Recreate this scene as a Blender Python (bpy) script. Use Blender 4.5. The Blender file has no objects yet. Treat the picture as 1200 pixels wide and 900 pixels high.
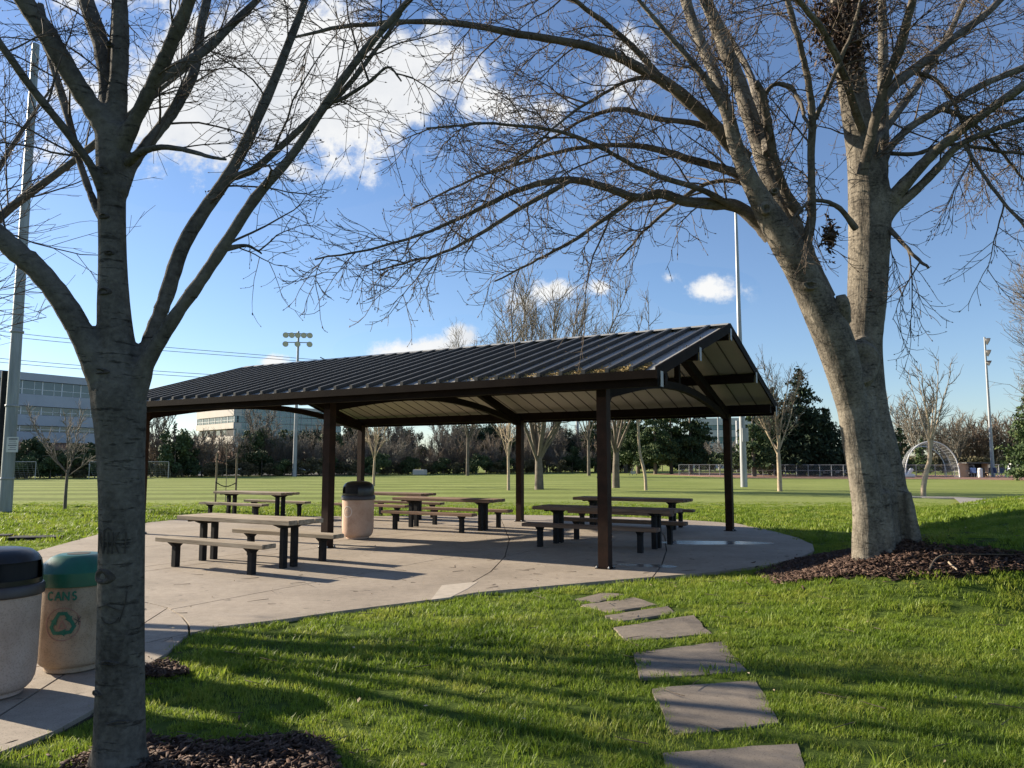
import bpy, math, random
import numpy as np
from mathutils import Vector, Matrix
R = math.radians
random.seed(7); rng = np.random.default_rng(7)
S = bpy.context.scene; COL = S.collection

# ------------------------------------------------------------------ camera
EYE = 1.7; PITCH = R(5.8); F = 900.0
cam = bpy.data.objects.new('camera', bpy.data.cameras.new('camera')); COL.objects.link(cam)
cam.location = (0, 0, EYE); cam.rotation_euler = (R(90) + PITCH, 0, 0)
cam.data.sensor_width = 36; cam.data.lens = 27.0; cam.data.clip_end = 6000; cam.data.clip_start = 0.05
S.camera = cam
def ray(u, v):
    x = (u - 600) / F; z = (450 - v) / F
    return Vector((x, math.cos(PITCH) - z * math.sin(PITCH), math.sin(PITCH) + z * math.cos(PITCH)))
def G(u, v, z=0.0):
    r = ray(u, v); t = (z - EYE) / r.z
    return Vector((r.x * t, r.y * t, z))
def A(u, v, Y):
    r = ray(u, v); t = Y / r.y
    return Vector((r.x * t, Y, EYE + r.z * t))

# ------------------------------------------------------------------ light and sky
SUN_EL = R(21); SUNDIR = Vector((-0.905 * math.cos(SUN_EL), 0.425 * math.cos(SUN_EL), math.sin(SUN_EL))).normalized()
sl = bpy.data.lights.new('sun', 'SUN'); sl.energy = 5.0; sl.angle = R(0.53); sl.color = (1.0, 0.88, 0.70)
so = bpy.data.objects.new('sun', sl); COL.objects.link(so)
so.rotation_euler = SUNDIR.to_track_quat('Z', 'Y').to_euler(); so.location = (-20, 10, 30)
S.view_settings.view_transform = 'Standard'; S.view_settings.look = 'None'
S.view_settings.exposure = 1.27; S.view_settings.gamma = 1.0
W = bpy.data.worlds.new('World'); S.world = W; W.use_nodes = True
nt = W.node_tree; nt.nodes.clear()
def N(nt, t, **k):
    n = nt.nodes.new(t)
    for a, b in k.items(): setattr(n, a, b)
    return n
def L(nt, a, b): nt.links.new(a, b)
def mathn(nt, op, a, b=None, clamp=False):
    n = N(nt, 'ShaderNodeMath', operation=op); n.use_clamp = clamp
    for i, s in enumerate((a, b)):
        if s is None: continue
        if isinstance(s, (int, float)): n.inputs[i].default_value = s
        else: L(nt, s, n.inputs[i])
    return n.outputs[0]
sky = N(nt, 'ShaderNodeTexSky', sky_type='NISHITA'); sky.sun_disc = False
sky.sun_elevation = SUN_EL; sky.sun_rotation = math.atan2(SUNDIR.x, SUNDIR.y)
sky.air_density = 1.0; sky.dust_density = 0.25; sky.ozone_density = 2.4; sky.altitude = 100
bg = N(nt, 'ShaderNodeBackground'); bg.inputs[1].default_value = 0.062
wb = N(nt, 'ShaderNodeMix', data_type='RGBA', blend_type='MULTIPLY'); wb.inputs['Factor'].default_value = 1; wb.inputs['B'].default_value = (.90, .975, 1.13, 1)
L(nt, sky.outputs[0], wb.inputs['A']); L(nt, wb.outputs['Result'], bg.inputs[0])
tc = N(nt, 'ShaderNodeTexCoord'); sep = N(nt, 'ShaderNodeSeparateXYZ'); L(nt, tc.outputs['Generated'], sep.inputs[0])
ay = mathn(nt, 'ADD', mathn(nt, 'ABSOLUTE', sep.outputs[1]), 0.02)
cx = mathn(nt, 'DIVIDE', sep.outputs[0], ay); cz = mathn(nt, 'DIVIDE', sep.outputs[2], ay)
comb = N(nt, 'ShaderNodeCombineXYZ'); L(nt, cx, comb.inputs[0]); L(nt, cz, comb.inputs[1])
no1 = N(nt, 'ShaderNodeTexNoise'); no1.inputs['Scale'].default_value = 7.0; no1.inputs['Detail'].default_value = 9; no1.inputs['Roughness'].default_value = 0.68
L(nt, comb.outputs[0], no1.inputs['Vector'])
no2 = N(nt, 'ShaderNodeTexNoise'); no2.inputs['Scale'].default_value = 3.2; no2.inputs['Detail'].default_value = 5
L(nt, comb.outputs[0], no2.inputs['Vector'])
# real banks of cloud, each a direction in the sky and a size
clouds = [(330, 100, 230, 125, 1.35), (230, 130, 120, 100, 1.3), (450, 110, 140, 75, 1.25), (170, -10, 170, 70, 1.1), (570, 135, 75, 40, .95), (60, 190, 70, 34, .5), (350, 205, 60, 26, .9),
          (712, 90, 55, 62, .9), (735, 70, 40, 40, .9), (650, 140, 70, 40, .7), (900, -120, 200, 60, .6), (-250, 60, 200, 120, .9), (600, -160, 260, 80, .8),
          (650, 345, 34, 20, 1.05), (702, 340, 26, 16, .95), (822, 345, 50, 22, .60), (780, 330, 40, 14, .6), (600, 360, 30, 28, .6),
          (500, 412, 80, 20, 1.05), (545, 398, 30, 20, 1.05), (325, 427, 30, 13, 1.05), (215, 468, 90, 20, 1.0), (-200, 430, 180, 22, .7), (1400, 430, 160, 25, .7)]
den = None
for (u, v, a, b, s) in clouds:
    r = ray(u, v); x0 = r.x / r.y; z0 = r.z / r.y
    dx = mathn(nt, 'DIVIDE', mathn(nt, 'SUBTRACT', cx, x0), a / F); dz = mathn(nt, 'DIVIDE', mathn(nt, 'SUBTRACT', cz, z0), b / F)
    d2 = mathn(nt, 'ADD', mathn(nt, 'MULTIPLY', dx, dx), mathn(nt, 'MULTIPLY', dz, dz))
    e = mathn(nt, 'MULTIPLY', mathn(nt, 'SUBTRACT', 1.35, mathn(nt, 'SQRT', d2)), s)
    den = e if den is None else mathn(nt, 'MAXIMUM', den, e)
den = mathn(nt, 'MAXIMUM', den, 0.0)
nn = mathn(nt, 'MULTIPLY', mathn(nt, 'SUBTRACT', no1.outputs[0], 0.5), 3.7)
raw = mathn(nt, 'ADD', mathn(nt, 'SUBTRACT', den, 0.50), nn)
raw = mathn(nt, 'MULTIPLY', raw, mathn(nt, 'MULTIPLY', den, 4.0, True))
mr = N(nt, 'ShaderNodeMapRange', interpolation_type='SMOOTHSTEP'); mr.inputs[1].default_value = -0.05; mr.inputs[2].default_value = 0.52
L(nt, raw, mr.inputs[0])
fac = mathn(nt, 'MULTIPLY', mr.outputs[0], 0.96)
cr = N(nt, 'ShaderNodeValToRGB'); cr.color_ramp.elements[0].position = .30; cr.color_ramp.elements[0].color = (.55, .60, .68, 1)
cr.color_ramp.elements[1].position = .54; cr.color_ramp.elements[1].color = (.93, .93, .92, 1)
L(nt, mathn(nt, 'ADD', mathn(nt, 'MULTIPLY', no2.outputs[0], 0.75), mathn(nt, 'MULTIPLY', no1.outputs[0], 0.3)), cr.inputs[0])
bg2 = N(nt, 'ShaderNodeBackground'); bg2.inputs[1].default_value = 0.44; L(nt, cr.outputs[0], bg2.inputs[0])
mx = N(nt, 'ShaderNodeMixShader'); L(nt, fac, mx.inputs[0]); L(nt, bg.outputs[0], mx.inputs[1]); L(nt, bg2.outputs[0], mx.inputs[2])
wo = N(nt, 'ShaderNodeOutputWorld'); L(nt, mx.outputs[0], wo.inputs[0])

# ------------------------------------------------------------------ helpers
def put(o, label=None, cat=None, group=None, kind=None):
    if label: o['label'] = label
    if cat: o['category'] = cat
    if group: o['group'] = group
    if kind: o['kind'] = kind
    return o
def empty(name, loc=(0, 0, 0), rz=0.0):
    o = bpy.data.objects.new(name, None); COL.objects.link(o); o.empty_display_size = .2
    o.location = loc; o.rotation_euler = (0, 0, rz); return o
def link(name, me, parent=None):
    o = bpy.data.objects.new(name, me); COL.objects.link(o)
    if parent: o.parent = parent
    return o
def copy_tree(o, parent=None):
    c = o.copy(); COL.objects.link(c)
    if parent: c.parent = parent
    for ch in [k for k in o.children]: copy_tree(ch, c)
    return c
def npmesh(name, V, quads=None, tris=None, smooth=True, mats=()):
    me = bpy.data.meshes.new(name); V = np.asarray(V, dtype=np.float32).reshape(-1, 3)
    q = np.zeros((0, 4), int) if quads is None else np.asarray(quads).reshape(-1, 4)
    t = np.zeros((0, 3), int) if tris is None else np.asarray(tris).reshape(-1, 3)
    loops = np.concatenate([q.ravel(), t.ravel()]).astype(np.int32)
    starts = np.concatenate([np.arange(len(q)) * 4, len(q) * 4 + np.arange(len(t)) * 3]).astype(np.int32)
    me.vertices.add(len(V)); me.vertices.foreach_set('co', V.ravel())
    me.loops.add(len(loops)); me.loops.foreach_set('vertex_index', loops)
    me.polygons.add(len(starts)); me.polygons.foreach_set('loop_start', starts)
    me.update(calc_edges=True); me.validate()
    if smooth: me.polygons.foreach_set('use_smooth', np.ones(len(me.polygons), bool))
    for m in mats: me.materials.append(m)
    return me
class MB:
    """collects shapes for ONE mesh"""
    def __init__(s): s.v = []; s.f = []
    def add(s, vs, fs):
        b = len(s.v); s.v += [tuple(p) for p in vs]; s.f += [tuple(b + i for i in f) for f in fs]; return s
    def box(s, c, d, rz=0, M=None, bev=0.0):
        x, y, z = d[0] / 2, d[1] / 2, d[2] / 2
        if bev:
            e = bev; vs = []
            for zz, k in ((-z, e), (-z + e, 0), (z - e, 0), (z, e)):
                for sx, sy in ((-1, -1), (1, -1), (1, 1), (-1, 1)):
                    ax, ay2 = x - k, y - k
                    vs += [(sx * (ax - (e if sx * sy > 0 else 0) * 0), sy * ay2, zz)]
            fs = [(3, 2, 1, 0), (12, 13, 14, 15)]
            for r in range(3):
                for i in range(4): fs.append((r * 4 + i, r * 4 + (i + 1) % 4, r * 4 + 4 + (i + 1) % 4, r * 4 + 4 + i))
        else:
            vs = [(-x, -y, -z), (x, -y, -z), (x, y, -z), (-x, y, -z), (-x, -y, z), (x, -y, z), (x, y, z), (-x, y, z)]
            fs = [(3, 2, 1, 0), (4, 5, 6, 7), (0, 1, 5, 4), (1, 2, 6, 5), (2, 3, 7, 6), (3, 0, 4, 7)]
        m = (M or Matrix.Rotation(rz, 4, 'Z')); c = Vector(c)
        return s.add([c + (m.to_3x3() @ Vector(p)) for p in vs], fs)
    def bar(s, p, q, w, h, up=(0, 0, 1)):
        p = Vector(p); q = Vector(q); d = q - p; l = d.length; X = d.normalized(); Y = Vector(up).cross(X)
        if Y.length < 1e-4: Y = Vector((0, 1, 0)).cross(X)
        Y.normalize(); Z = X.cross(Y); M = Matrix((X, Y, Z)).transposed().to_4x4()
        return s.box((p + q) / 2, (l, w, h), M=M)
    def prism(s, poly, z0, z1, M=None):
        n = len(poly); vs = [(p[0], p[1], z0) for p in poly] + [(p[0], p[1], z1) for p in poly]
        if M: vs = [M @ Vector(p) for p in vs]
        return s.add(vs, [tuple(range(n))[::-1], tuple(range(n, 2 * n))] + [(i, (i + 1) % n, n + (i + 1) % n, n + i) for i in range(n)])
    def lathe(s, prof, n=32, c=(0, 0, 0)):
        vs = []; c = Vector(c)
        for (r, z) in prof:
            for i in range(n):
                a = 2 * math.pi * i / n; vs.append(c + Vector((r * math.cos(a), r * math.sin(a), z)))
        fs = []
        for k in range(len(prof) - 1):
            for i in range(n): fs.append((k * n + i, k * n + (i + 1) % n, (k + 1) * n + (i + 1) % n, (k + 1) * n + i))
        fs.append(tuple(range(n))[::-1]); fs.append(tuple((len(prof) - 1) * n + i for i in range(n)))
        return s.add(vs, fs)
    def tube(s, pts, rad, n=8):
        pts = np.array([tuple(p) for p in pts], float)[None]; r = np.array([rad] * pts.shape[1] if np.isscalar(rad) else rad, float)[None]
        V, Q = tubes(pts, r, n); return s.add(V.tolist(), Q.tolist() + [tuple(range(n))[::-1], tuple((pts.shape[1] - 1) * n + i for i in range(n))])
    def build(s, name, mat, parent=None, smooth=False, auto=None):
        me = bpy.data.meshes.new(name); me.from_pydata(s.v, [], s.f); me.update()
        me.materials.append(mat)
        if smooth:
            me.polygons.foreach_set('use_smooth', np.ones(len(me.polygons), bool))
            try: me.set_sharp_from_angle(angle=R(auto or 40))
            except Exception: pass
        return link(name, me, parent)
def norm(a): return a / np.maximum(np.linalg.norm(a, axis=-1, keepdims=True), 1e-9)
def tubes(P, Rr, sides):
    """P (N,K,3) centre lines, Rr (N,K) radii -> verts, quads"""
    Nn, K, _ = P.shape
    T = np.empty_like(P); T[:, 1:-1] = P[:, 2:] - P[:, :-2]; T[:, 0] = P[:, 1] - P[:, 0]; T[:, -1] = P[:, -1] - P[:, -2]; T = norm(T)
    m = norm(P[:, -1] - P[:, 0]); ref = np.where(np.abs(m[:, 2:3]) > .8, np.array([[1., .13, 0]]), np.array([[0.1, .05, 1.]]))
    U = norm(np.cross(T, np.broadcast_to(ref[:, None], T.shape))); Wv = np.cross(T, U)
    a = np.arange(sides) * 2 * math.pi / sides
    V = P[:, :, None] + Rr[:, :, None, None] * (U[:, :, None] * np.cos(a)[None, None, :, None] + Wv[:, :, None] * np.sin(a)[None, None, :, None])
    V = V.reshape(-1, 3)
    i = np.arange(sides); j = (i + 1) % sides; k = np.arange(K - 1)[:, None] * sides
    q = np.stack([k + i, k + j, k + sides + j, k + sides + i], -1).reshape(-1, 4)
    Q = (np.arange(Nn)[:, None, None] * (K * sides) + q[None]).reshape(-1, 4)
    return V, Q
class Acc:
    def __init__(s): s.V = []; s.Q = []; s.T = []; s.n = 0
    def add(s, V, Q=None, T=None):
        V = np.asarray(V).reshape(-1, 3)
        if Q is not None: s.Q.append(np.asarray(Q) + s.n)
        if T is not None: s.T.append(np.asarray(T) + s.n)
        s.V.append(V); s.n += len(V); return s
    def mesh(s, name, mat, smooth=True):
        return npmesh(name, np.concatenate(s.V), np.concatenate(s.Q) if s.Q else None, np.concatenate(s.T) if s.T else None, smooth, [mat])
def grow(P0, D, Ln, K, up, jit):
    """up: per-step vertical bend list; returns (N,K,3)"""
    P = np.empty((len(P0), K, 3)); P[:, 0] = P0; d = norm(D); st = (Ln / (K - 1))[:, None]
    for k in range(1, K):
        P[:, k] = P[:, k - 1] + d * st
        d = d + rng.normal(0, jit, d.shape); d[:, 2] += up[min(k - 1, len(up) - 1)]; d = norm(d)
    return P
def spawn(P, n, t0, t1, ang, angj=.2):
    """n children per line of P -> starts, dirs, t, parent index"""
    Nn, K, _ = P.shape; idx = np.repeat(np.arange(Nn), n)
    t = t0 + (t1 - t0) * ((np.tile(np.arange(n), Nn) + rng.random(Nn * n)) / n)
    f = t * (K - 1); k = np.minimum(f.astype(int), K - 2); w = (f - k)[:, None]
    a = P[idx, k]; b = P[idx, k + 1]; s = a * (1 - w) + b * w; d = norm(b - a)
    pr = norm(np.cross(d, rng.normal(size=d.shape))); an = ang + rng.normal(0, angj, len(t))
    return s, norm(d * np.cos(an)[:, None] + pr * np.sin(an)[:, None]), t, idx
def smoothline(pts, n):
    """Catmull-Rom through rows of pts (M,D) -> (n,D)"""
    p = np.array(pts, float); M = len(p); p = np.vstack([2 * p[0] - p[1], p, 2 * p[-1] - p[-2]])
    t = np.linspace(0, M - 1 - 1e-6, n); k = t.astype(int); f = (t - k)[:, None]
    a, b, c, d = p[k], p[k + 1], p[k + 2], p[k + 3]
    return .5 * ((2 * b) + (c - a) * f + (2 * a - 5 * b + 4 * c - d) * f ** 2 + (3 * b - a - 3 * c + d) * f ** 3)
def inpoly(x, y, poly):
    x = np.asarray(x); y = np.asarray(y); c = np.zeros(x.shape, bool); n = len(poly)
    for i in range(n):
        x1, y1 = poly[i][:2]; x2, y2 = poly[(i + 1) % n][:2]
        if y1 == y2: continue
        c ^= ((y1 > y) != (y2 > y)) & (x < (x2 - x1) * (y - y1) / (y2 - y1) + x1)
    return c
def shrink(poly, d):
    c = sum((Vector(p[:2]) for p in poly), Vector((0, 0))) / len(poly)
    return [tuple(Vector(p[:2]) + (c - Vector(p[:2])).normalized() * d) for p in poly]

# ------------------------------------------------------------------ materials
def base_mat(name):
    m = bpy.data.materials.new(name); m.use_nodes = True; nt = m.node_tree
    return m, nt, nt.nodes['Principled BSDF']
def mat(name, cols, scale=6.0, rough=.8, bump=0.0, bscale=None, metal=0.0, spec=.3, stretch=(1, 1, 1), detail=6, world=False, lo=.3, hi=.7, dist=.02, trans=0.0, objvar=0.0):
    m, nt, b = base_mat(name); b.inputs['Roughness'].default_value = rough; b.inputs['Metallic'].default_value = metal
    b.inputs['Specular IOR Level'].default_value = spec
    if world: v = N(nt, 'ShaderNodeNewGeometry').outputs['Position']
    else: v = N(nt, 'ShaderNodeTexCoord').outputs['Object']
    mp = N(nt, 'ShaderNodeMapping'); mp.inputs['Scale'].default_value = stretch; L(nt, v, mp.inputs[0])
    no = N(nt, 'ShaderNodeTexNoise'); no.inputs['Scale'].default_value = scale; no.inputs['Detail'].default_value = detail; no.inputs['Roughness'].default_value = .62
    L(nt, mp.outputs[0], no.inputs['Vector'])
    cr = N(nt, 'ShaderNodeValToRGB'); el = cr.color_ramp.elements
    while len(el) < len(cols): el.new(.5)
    for i, c in enumerate(cols):
        el[i].position = lo + (hi - lo) * i / max(1, len(cols) - 1); el[i].color = (*c, 1)
    L(nt, no.outputs[0], cr.inputs[0]); out = cr.outputs[0]
    if objvar:
        oi = N(nt, 'ShaderNodeObjectInfo'); hs = N(nt, 'ShaderNodeHueSaturation')
        L(nt, mathn(nt, 'ADD', mathn(nt, 'MULTIPLY', oi.outputs['Random'], objvar * 2), 1 - objvar), hs.inputs['Value'])
        L(nt, out, hs.inputs['Color']); out = hs.outputs[0]
    L(nt, out, b.inputs['Base Color'])
    if bump:
        n2 = N(nt, 'ShaderNodeTexNoise'); n2.inputs['Scale'].default_value = bscale or scale * 3; n2.inputs['Detail'].default_value = 6
        L(nt, mp.outputs[0], n2.inputs['Vector'])
        bp = N(nt, 'ShaderNodeBump'); bp.inputs['Strength'].default_value = bump; bp.inputs['Distance'].default_value = dist
        L(nt, n2.outputs[0], bp.inputs['Height']); L(nt, bp.outputs[0], b.inputs['Normal'])
    if trans:
        o = nt.nodes['Material Output']; tr = N(nt, 'ShaderNodeBsdfTranslucent'); L(nt, out, tr.inputs[0])
        ms = N(nt, 'ShaderNodeMixShader'); ms.inputs[0].default_value = trans
        L(nt, b.outputs[0], ms.inputs[1]); L(nt, tr.outputs[0], ms.inputs[2]); L(nt, ms.outputs[0], o.inputs[0])
    return m
def bark(name, dark, light, lichen, scale=1.0, fissure=.5):
    m, nt, b = base_mat(name); b.inputs['Roughness'].default_value = .92; b.inputs['Specular IOR Level'].default_value = .15
    v = N(nt, 'ShaderNodeTexCoord').outputs['Object']
    def noise(sc, st, det=7, ro=.65):
        mp = N(nt, 'ShaderNodeMapping'); mp.inputs['Scale'].default_value = st; L(nt, v, mp.inputs[0])
        n = N(nt, 'ShaderNodeTexNoise'); n.inputs['Scale'].default_value = sc * scale; n.inputs['Detail'].default_value = det; n.inputs['Roughness'].default_value = ro
        L(nt, mp.outputs[0], n.inputs['Vector']); return n.outputs[0]
    big = noise(3, (1, 1, .7)); fine = noise(26, (1, 1, 1.2), 8, .7); hor = noise(4.5, (1, 1, 7), 8, .75); ver = noise(16, (1, 1, .18), 5)
    cr = N(nt, 'ShaderNodeValToRGB'); e = cr.color_ramp.elements; e[0].position = .38; e[0].color = (*dark, 1); e[1].position = .61; e[1].color = (*light, 1)
    L(nt, mathn(nt, 'ADD', mathn(nt, 'MULTIPLY', big, .55), mathn(nt, 'MULTIPLY', fine, .45)), cr.inputs[0])
    m1 = N(nt, 'ShaderNodeMix', data_type='RGBA'); m1.inputs['B'].default_value = (*[c * .38 for c in dark], 1); L(nt, cr.outputs[0], m1.inputs['A'])
    hm = N(nt, 'ShaderNodeMapRange'); hm.inputs[1].default_value = .585; hm.inputs[2].default_value = .66; L(nt, hor, hm.inputs[0])
    L(nt, mathn(nt, 'MULTIPLY', hm.outputs[0], .75 if fissure > .6 else .42), m1.inputs['Factor'])
    m2 = N(nt, 'ShaderNodeMix', data_type='RGBA'); m2.inputs['B'].default_value = (*lichen, 1); L(nt, m1.outputs['Result'], m2.inputs['A'])
    lm = N(nt, 'ShaderNodeMapRange'); lm.inputs[1].default_value = .58; lm.inputs[2].default_value = .72; L(nt, noise(9, (1, 1, 1)), lm.inputs[0])
    L(nt, mathn(nt, 'MULTIPLY', lm.outputs[0], .5), m2.inputs['Factor']); L(nt, m2.outputs['Result'], b.inputs['Base Color'])
    h = mathn(nt, 'ADD', mathn(nt, 'MULTIPLY', fine, .5), mathn(nt, 'MULTIPLY', ver, fissure)); h = mathn(nt, 'SUBTRACT', h, mathn(nt, 'MULTIPLY', hm.outputs[0], .5))
    bp = N(nt, 'ShaderNodeBump'); bp.inputs['Strength'].default_value = .9; bp.inputs['Distance'].default_value = .018
    L(nt, h, bp.inputs['Height']); L(nt, bp.outputs[0], b.inputs['Normal']); return m

M = {}
M['barkL'] = bark('bark_grey_shaded', (.045, .040, .035), (.150, .137, .118), (.19, .18, .145), 1.0, .35)  # bark base darkened to stand in for the trunk's backlit shade
M['barkR'] = bark('bark_tan', (.048, .041, .034), (.245, .215, .172), (.31, .285, .24), 1.1, 1.3)
M['limbR_shaded'] = bark('bark_limb_shaded', (.050, .042, .034), (.175, .15, .12), (.22, .20, .16), .9, .5)  # darker bark copy: shade on the upper limbs put into the colour
M['twig'] = mat('twig_bark', [(.045, .034, .028), (.10, .08, .062)], 9, .85)
M['twigR'] = mat('twig_bark_tan', [(.050, .038, .029), (.145, .112, .082)], 9, .85)
M['bud'] = mat('bud', [(.045, .026, .018), (.10, .058, .038)], 9, .7)
M['knot'] = mat('knot', [(.035, .03, .027), (.09, .078, .066)], 22, .95, .7)
M['carve'] = mat('carving', [(.03, .026, .022), (.07, .06, .05)], 22, .95)
M['farbark'] = mat('young_bark', [(.30, .235, .16), (.46, .37, .27)], 5, .9)
M['fartwig'] = mat('far_twigs', [(.11, .09, .07), (.22, .185, .145)], 1.2, .9, objvar=.25)
M['fartwig2'] = mat('far_twigs_grey', [(.11, .10, .085), (.23, .205, .17)], .8, .9, objvar=.25)
M['reddish'] = mat('far_twigs_red', [(.12, .09, .065), (.22, .165, .12)], .8, .9, objvar=.2)
M['fartrunk'] = mat('far_trunk', [(.09, .075, .06), (.20, .17, .135)], 3, .9, .4)
M['cedar'] = mat('cedar_needles', [(.022, .042, .018), (.05, .08, .028), (.11, .12, .035)], .9, .8, objvar=.2, lo=.3, hi=.75)
M['cypress'] = mat('dark_needles', [(.010, .022, .012), (.025, .045, .022), (.05, .07, .03)], .9, .85, objvar=.15)
M['bush'] = mat('bush_leaves', [(.022, .038, .017), (.05, .075, .03), (.10, .12, .045)], .8, .8, objvar=.3)
M['brush'] = mat('brush', [(.05, .05, .03), (.10, .09, .05), (.17, .14, .08)], .8, .9, objvar=.25)
M['steel_dark'] = mat('dark_bronze_paint', [(.010, .006, .005), (.018, .012, .009)], 3, .75, .06, 40, spec=.08)
M['post'] = mat('rust_brown_paint', [(.018, .010, .007), (.045, .022, .014)], 4, .62, .12, 40, spec=.12)
M['roof'] = mat('roof_metal', [(.20, .195, .175), (.36, .35, .31), (.28, .27, .24)], 1.6, .45, .05, 12, metal=.0, spec=.5, stretch=(1, .4, 1))
M['rib'] = mat('rib_metal_shaded', [(.035, .035, .033), (.06, .06, .055)], 3, .5, .05, 12, spec=.3)  # ribs coloured darker than the panels to deepen their shade stripes
M['ceil'] = mat('ceiling_metal', [(.40, .38, .31), (.49, .47, .39)], .9, .6, .04, 10)
M['seam'] = mat('ceiling_seam', [(.10, .09, .075), (.16, .14, .12)], 3, .6)
M['debris'] = mat('leaf_debris', [(.22, .16, .07), (.38, .29, .13)], 25, .95)
M['wood_pale'] = mat('weathered_wood', [(.14, .105, .072), (.31, .25, .18), (.42, .355, .27)], 3.2, .85, .5, 12, stretch=(.35, 5, 5), objvar=.12, dist=.006)  # paler planks for the two left tables and their benches
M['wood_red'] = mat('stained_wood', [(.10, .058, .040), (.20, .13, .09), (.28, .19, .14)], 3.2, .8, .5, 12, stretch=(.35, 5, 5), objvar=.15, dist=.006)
M['leg'] = mat('black_iron', [(.010, .010, .011), (.024, .023, .024)], 8, .7, spec=.15)
M['stake'] = mat('stake_wood', [(.16, .12, .08), (.28, .22, .15)], 6, .9, .3, stretch=(4, 4, .4))
M['rubber'] = mat('black_rubber', [(.012, .012, .012), (.025, .025, .025)], 8, .7)
M['galv'] = mat('galvanised_steel', [(.24, .25, .26), (.38, .39, .40)], 2.5, .45, .05, 30, metal=.3, stretch=(1, 1, .25))
M['pole_near'] = mat('weathered_pole', [(.19, .21, .21), (.34, .365, .36)], 2.2, .5, .08, 25, metal=.25, stretch=(3, 3, .25))
M['white'] = mat('white_paint', [(.70, .70, .68), (.80, .80, .78)], 4, .5)
M['sign'] = mat('sign_face', [(.62, .61, .57), (.72, .71, .67)], 9, .6)
M['print'] = mat('sign_print', [(.12, .12, .13), (.22, .22, .24)], 9, .6)
M['plastic'] = mat('black_plastic', [(.010, .010, .012), (.022, .021, .022)], 5, .33, .05, 30, spec=.5)
M['maroon'] = mat('faded_black_plastic', [(.030, .022, .024), (.05, .038, .038)], 5, .4, .05, 30, spec=.5)
M['green'] = mat('green_plastic', [(.006, .065, .038), (.014, .115, .068)], 4, .32, .04, 30, spec=.5)
M['green_ink'] = mat('green_paint', [(.015, .10, .065), (.03, .15, .10)], 30, .7)
M['red_ink'] = mat('faded_red_paint', [(.24, .12, .10), (.32, .19, .15)], 30, .8)
M['white_ink'] = mat('pale_paint', [(.72, .66, .60), (.78, .73, .68)], 30, .8)
def aggregate(name, c1, c2, c3):
    m = mat(name, [c1, c2, c3], 3.0, .85, .35, 90, dist=.004); nt = m.node_tree; b = nt.nodes['Principled BSDF']
    vo = N(nt, 'ShaderNodeTexVoronoi'); vo.inputs['Scale'].default_value = 70; L(nt, N(nt, 'ShaderNodeTexCoord').outputs['Object'], vo.inputs['Vector'])
    r = N(nt, 'ShaderNodeMapRange'); r.inputs[1].default_value = .0; r.inputs[2].default_value = .5; r.inputs[3].default_value = .72; r.inputs[4].default_value = 1.08; L(nt, vo.outputs['Distance'], r.inputs[0])
    src = b.inputs['Base Color'].links[0].from_socket; mm = N(nt, 'ShaderNodeMix', data_type='RGBA', blend_type='MULTIPLY'); mm.inputs['Factor'].default_value = 1
    L(nt, src, mm.inputs['A']); L(nt, r.outputs[0], mm.inputs['B']); L(nt, mm.outputs['Result'], b.inputs['Base Color']); return m
M['bin_tan'] = aggregate('bin_tan_concrete', (.40, .25, .17), (.50, .34, .25), (.55, .39, .29))
M['bin_pink'] = aggregate('bin_pink_concrete', (.30, .215, .17), (.40, .30, .245), (.46, .355, .30))
M['bin_stain'] = aggregate('bin_stained_concrete', (.17, .12, .07), (.30, .225, .155), (.38, .30, .22))
# concrete paving: mottled, speckled, worn
def concrete(name, k=1.0):
    m, nt, b = base_mat(name); b.inputs['Roughness'].default_value = .78; b.inputs['Specular IOR Level'].default_value = .3
    pos = N(nt, 'ShaderNodeNewGeometry').outputs['Position']
    def noise(sc, det=6, ro=.6):
        n = N(nt, 'ShaderNodeTexNoise'); n.inputs['Scale'].default_value = sc; n.inputs['Detail'].default_value = det; n.inputs['Roughness'].default_value = ro
        L(nt, pos, n.inputs['Vector']); return n.outputs[0]
    cr = N(nt, 'ShaderNodeValToRGB'); e = cr.color_ramp.elements
    e[0].position = .30; e[0].color = (.21 * k, .174 * k, .138 * k, 1); e[1].position = .72; e[1].color = (.415 * k, .35 * k, .28 * k, 1)
    L(nt, mathn(nt, 'ADD', mathn(nt, 'MULTIPLY', noise(.7), .6), mathn(nt, 'MULTIPLY', noise(9), .4)), cr.inputs[0])
    sp = N(nt, 'ShaderNodeMapRange'); sp.inputs[1].default_value = .36; sp.inputs[2].default_value = .44; sp.inputs[3].default_value = .55; sp.inputs[4].default_value = 1.0
    L(nt, noise(75, 3, .7), sp.inputs[0])
    st = N(nt, 'ShaderNodeMapRange'); st.inputs[1].default_value = .66; st.inputs[2].default_value = .72; st.inputs[3].default_value = 1.0; st.inputs[4].default_value = .55
    L(nt, noise(5.5, 3, .5), st.inputs[0])
    mm = N(nt, 'ShaderNodeMix', data_type='RGBA', blend_type='MULTIPLY'); mm.inputs['Factor'].default_value = 1
    L(nt, cr.outputs[0], mm.inputs['A']); L(nt, mathn(nt, 'MULTIPLY', sp.outputs[0], st.outputs[0]), mm.inputs['B']); L(nt, mm.outputs['Result'], b.inputs['Base Color'])
    bp = N(nt, 'ShaderNodeBump'); bp.inputs['Strength'].default_value = .5; bp.inputs['Distance'].default_value = .004
    L(nt, noise(120, 4, .7), bp.inputs['Height']); L(nt, bp.outputs[0], b.inputs['Normal']); return m
M['concrete'] = concrete('concrete_paving'); M['stone'] = concrete('stepping_concrete', .66); M['joint'] = mat('joint_dirt', [(.03, .025, .02), (.06, .05, .04)], 20, .95, world=True)
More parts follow.
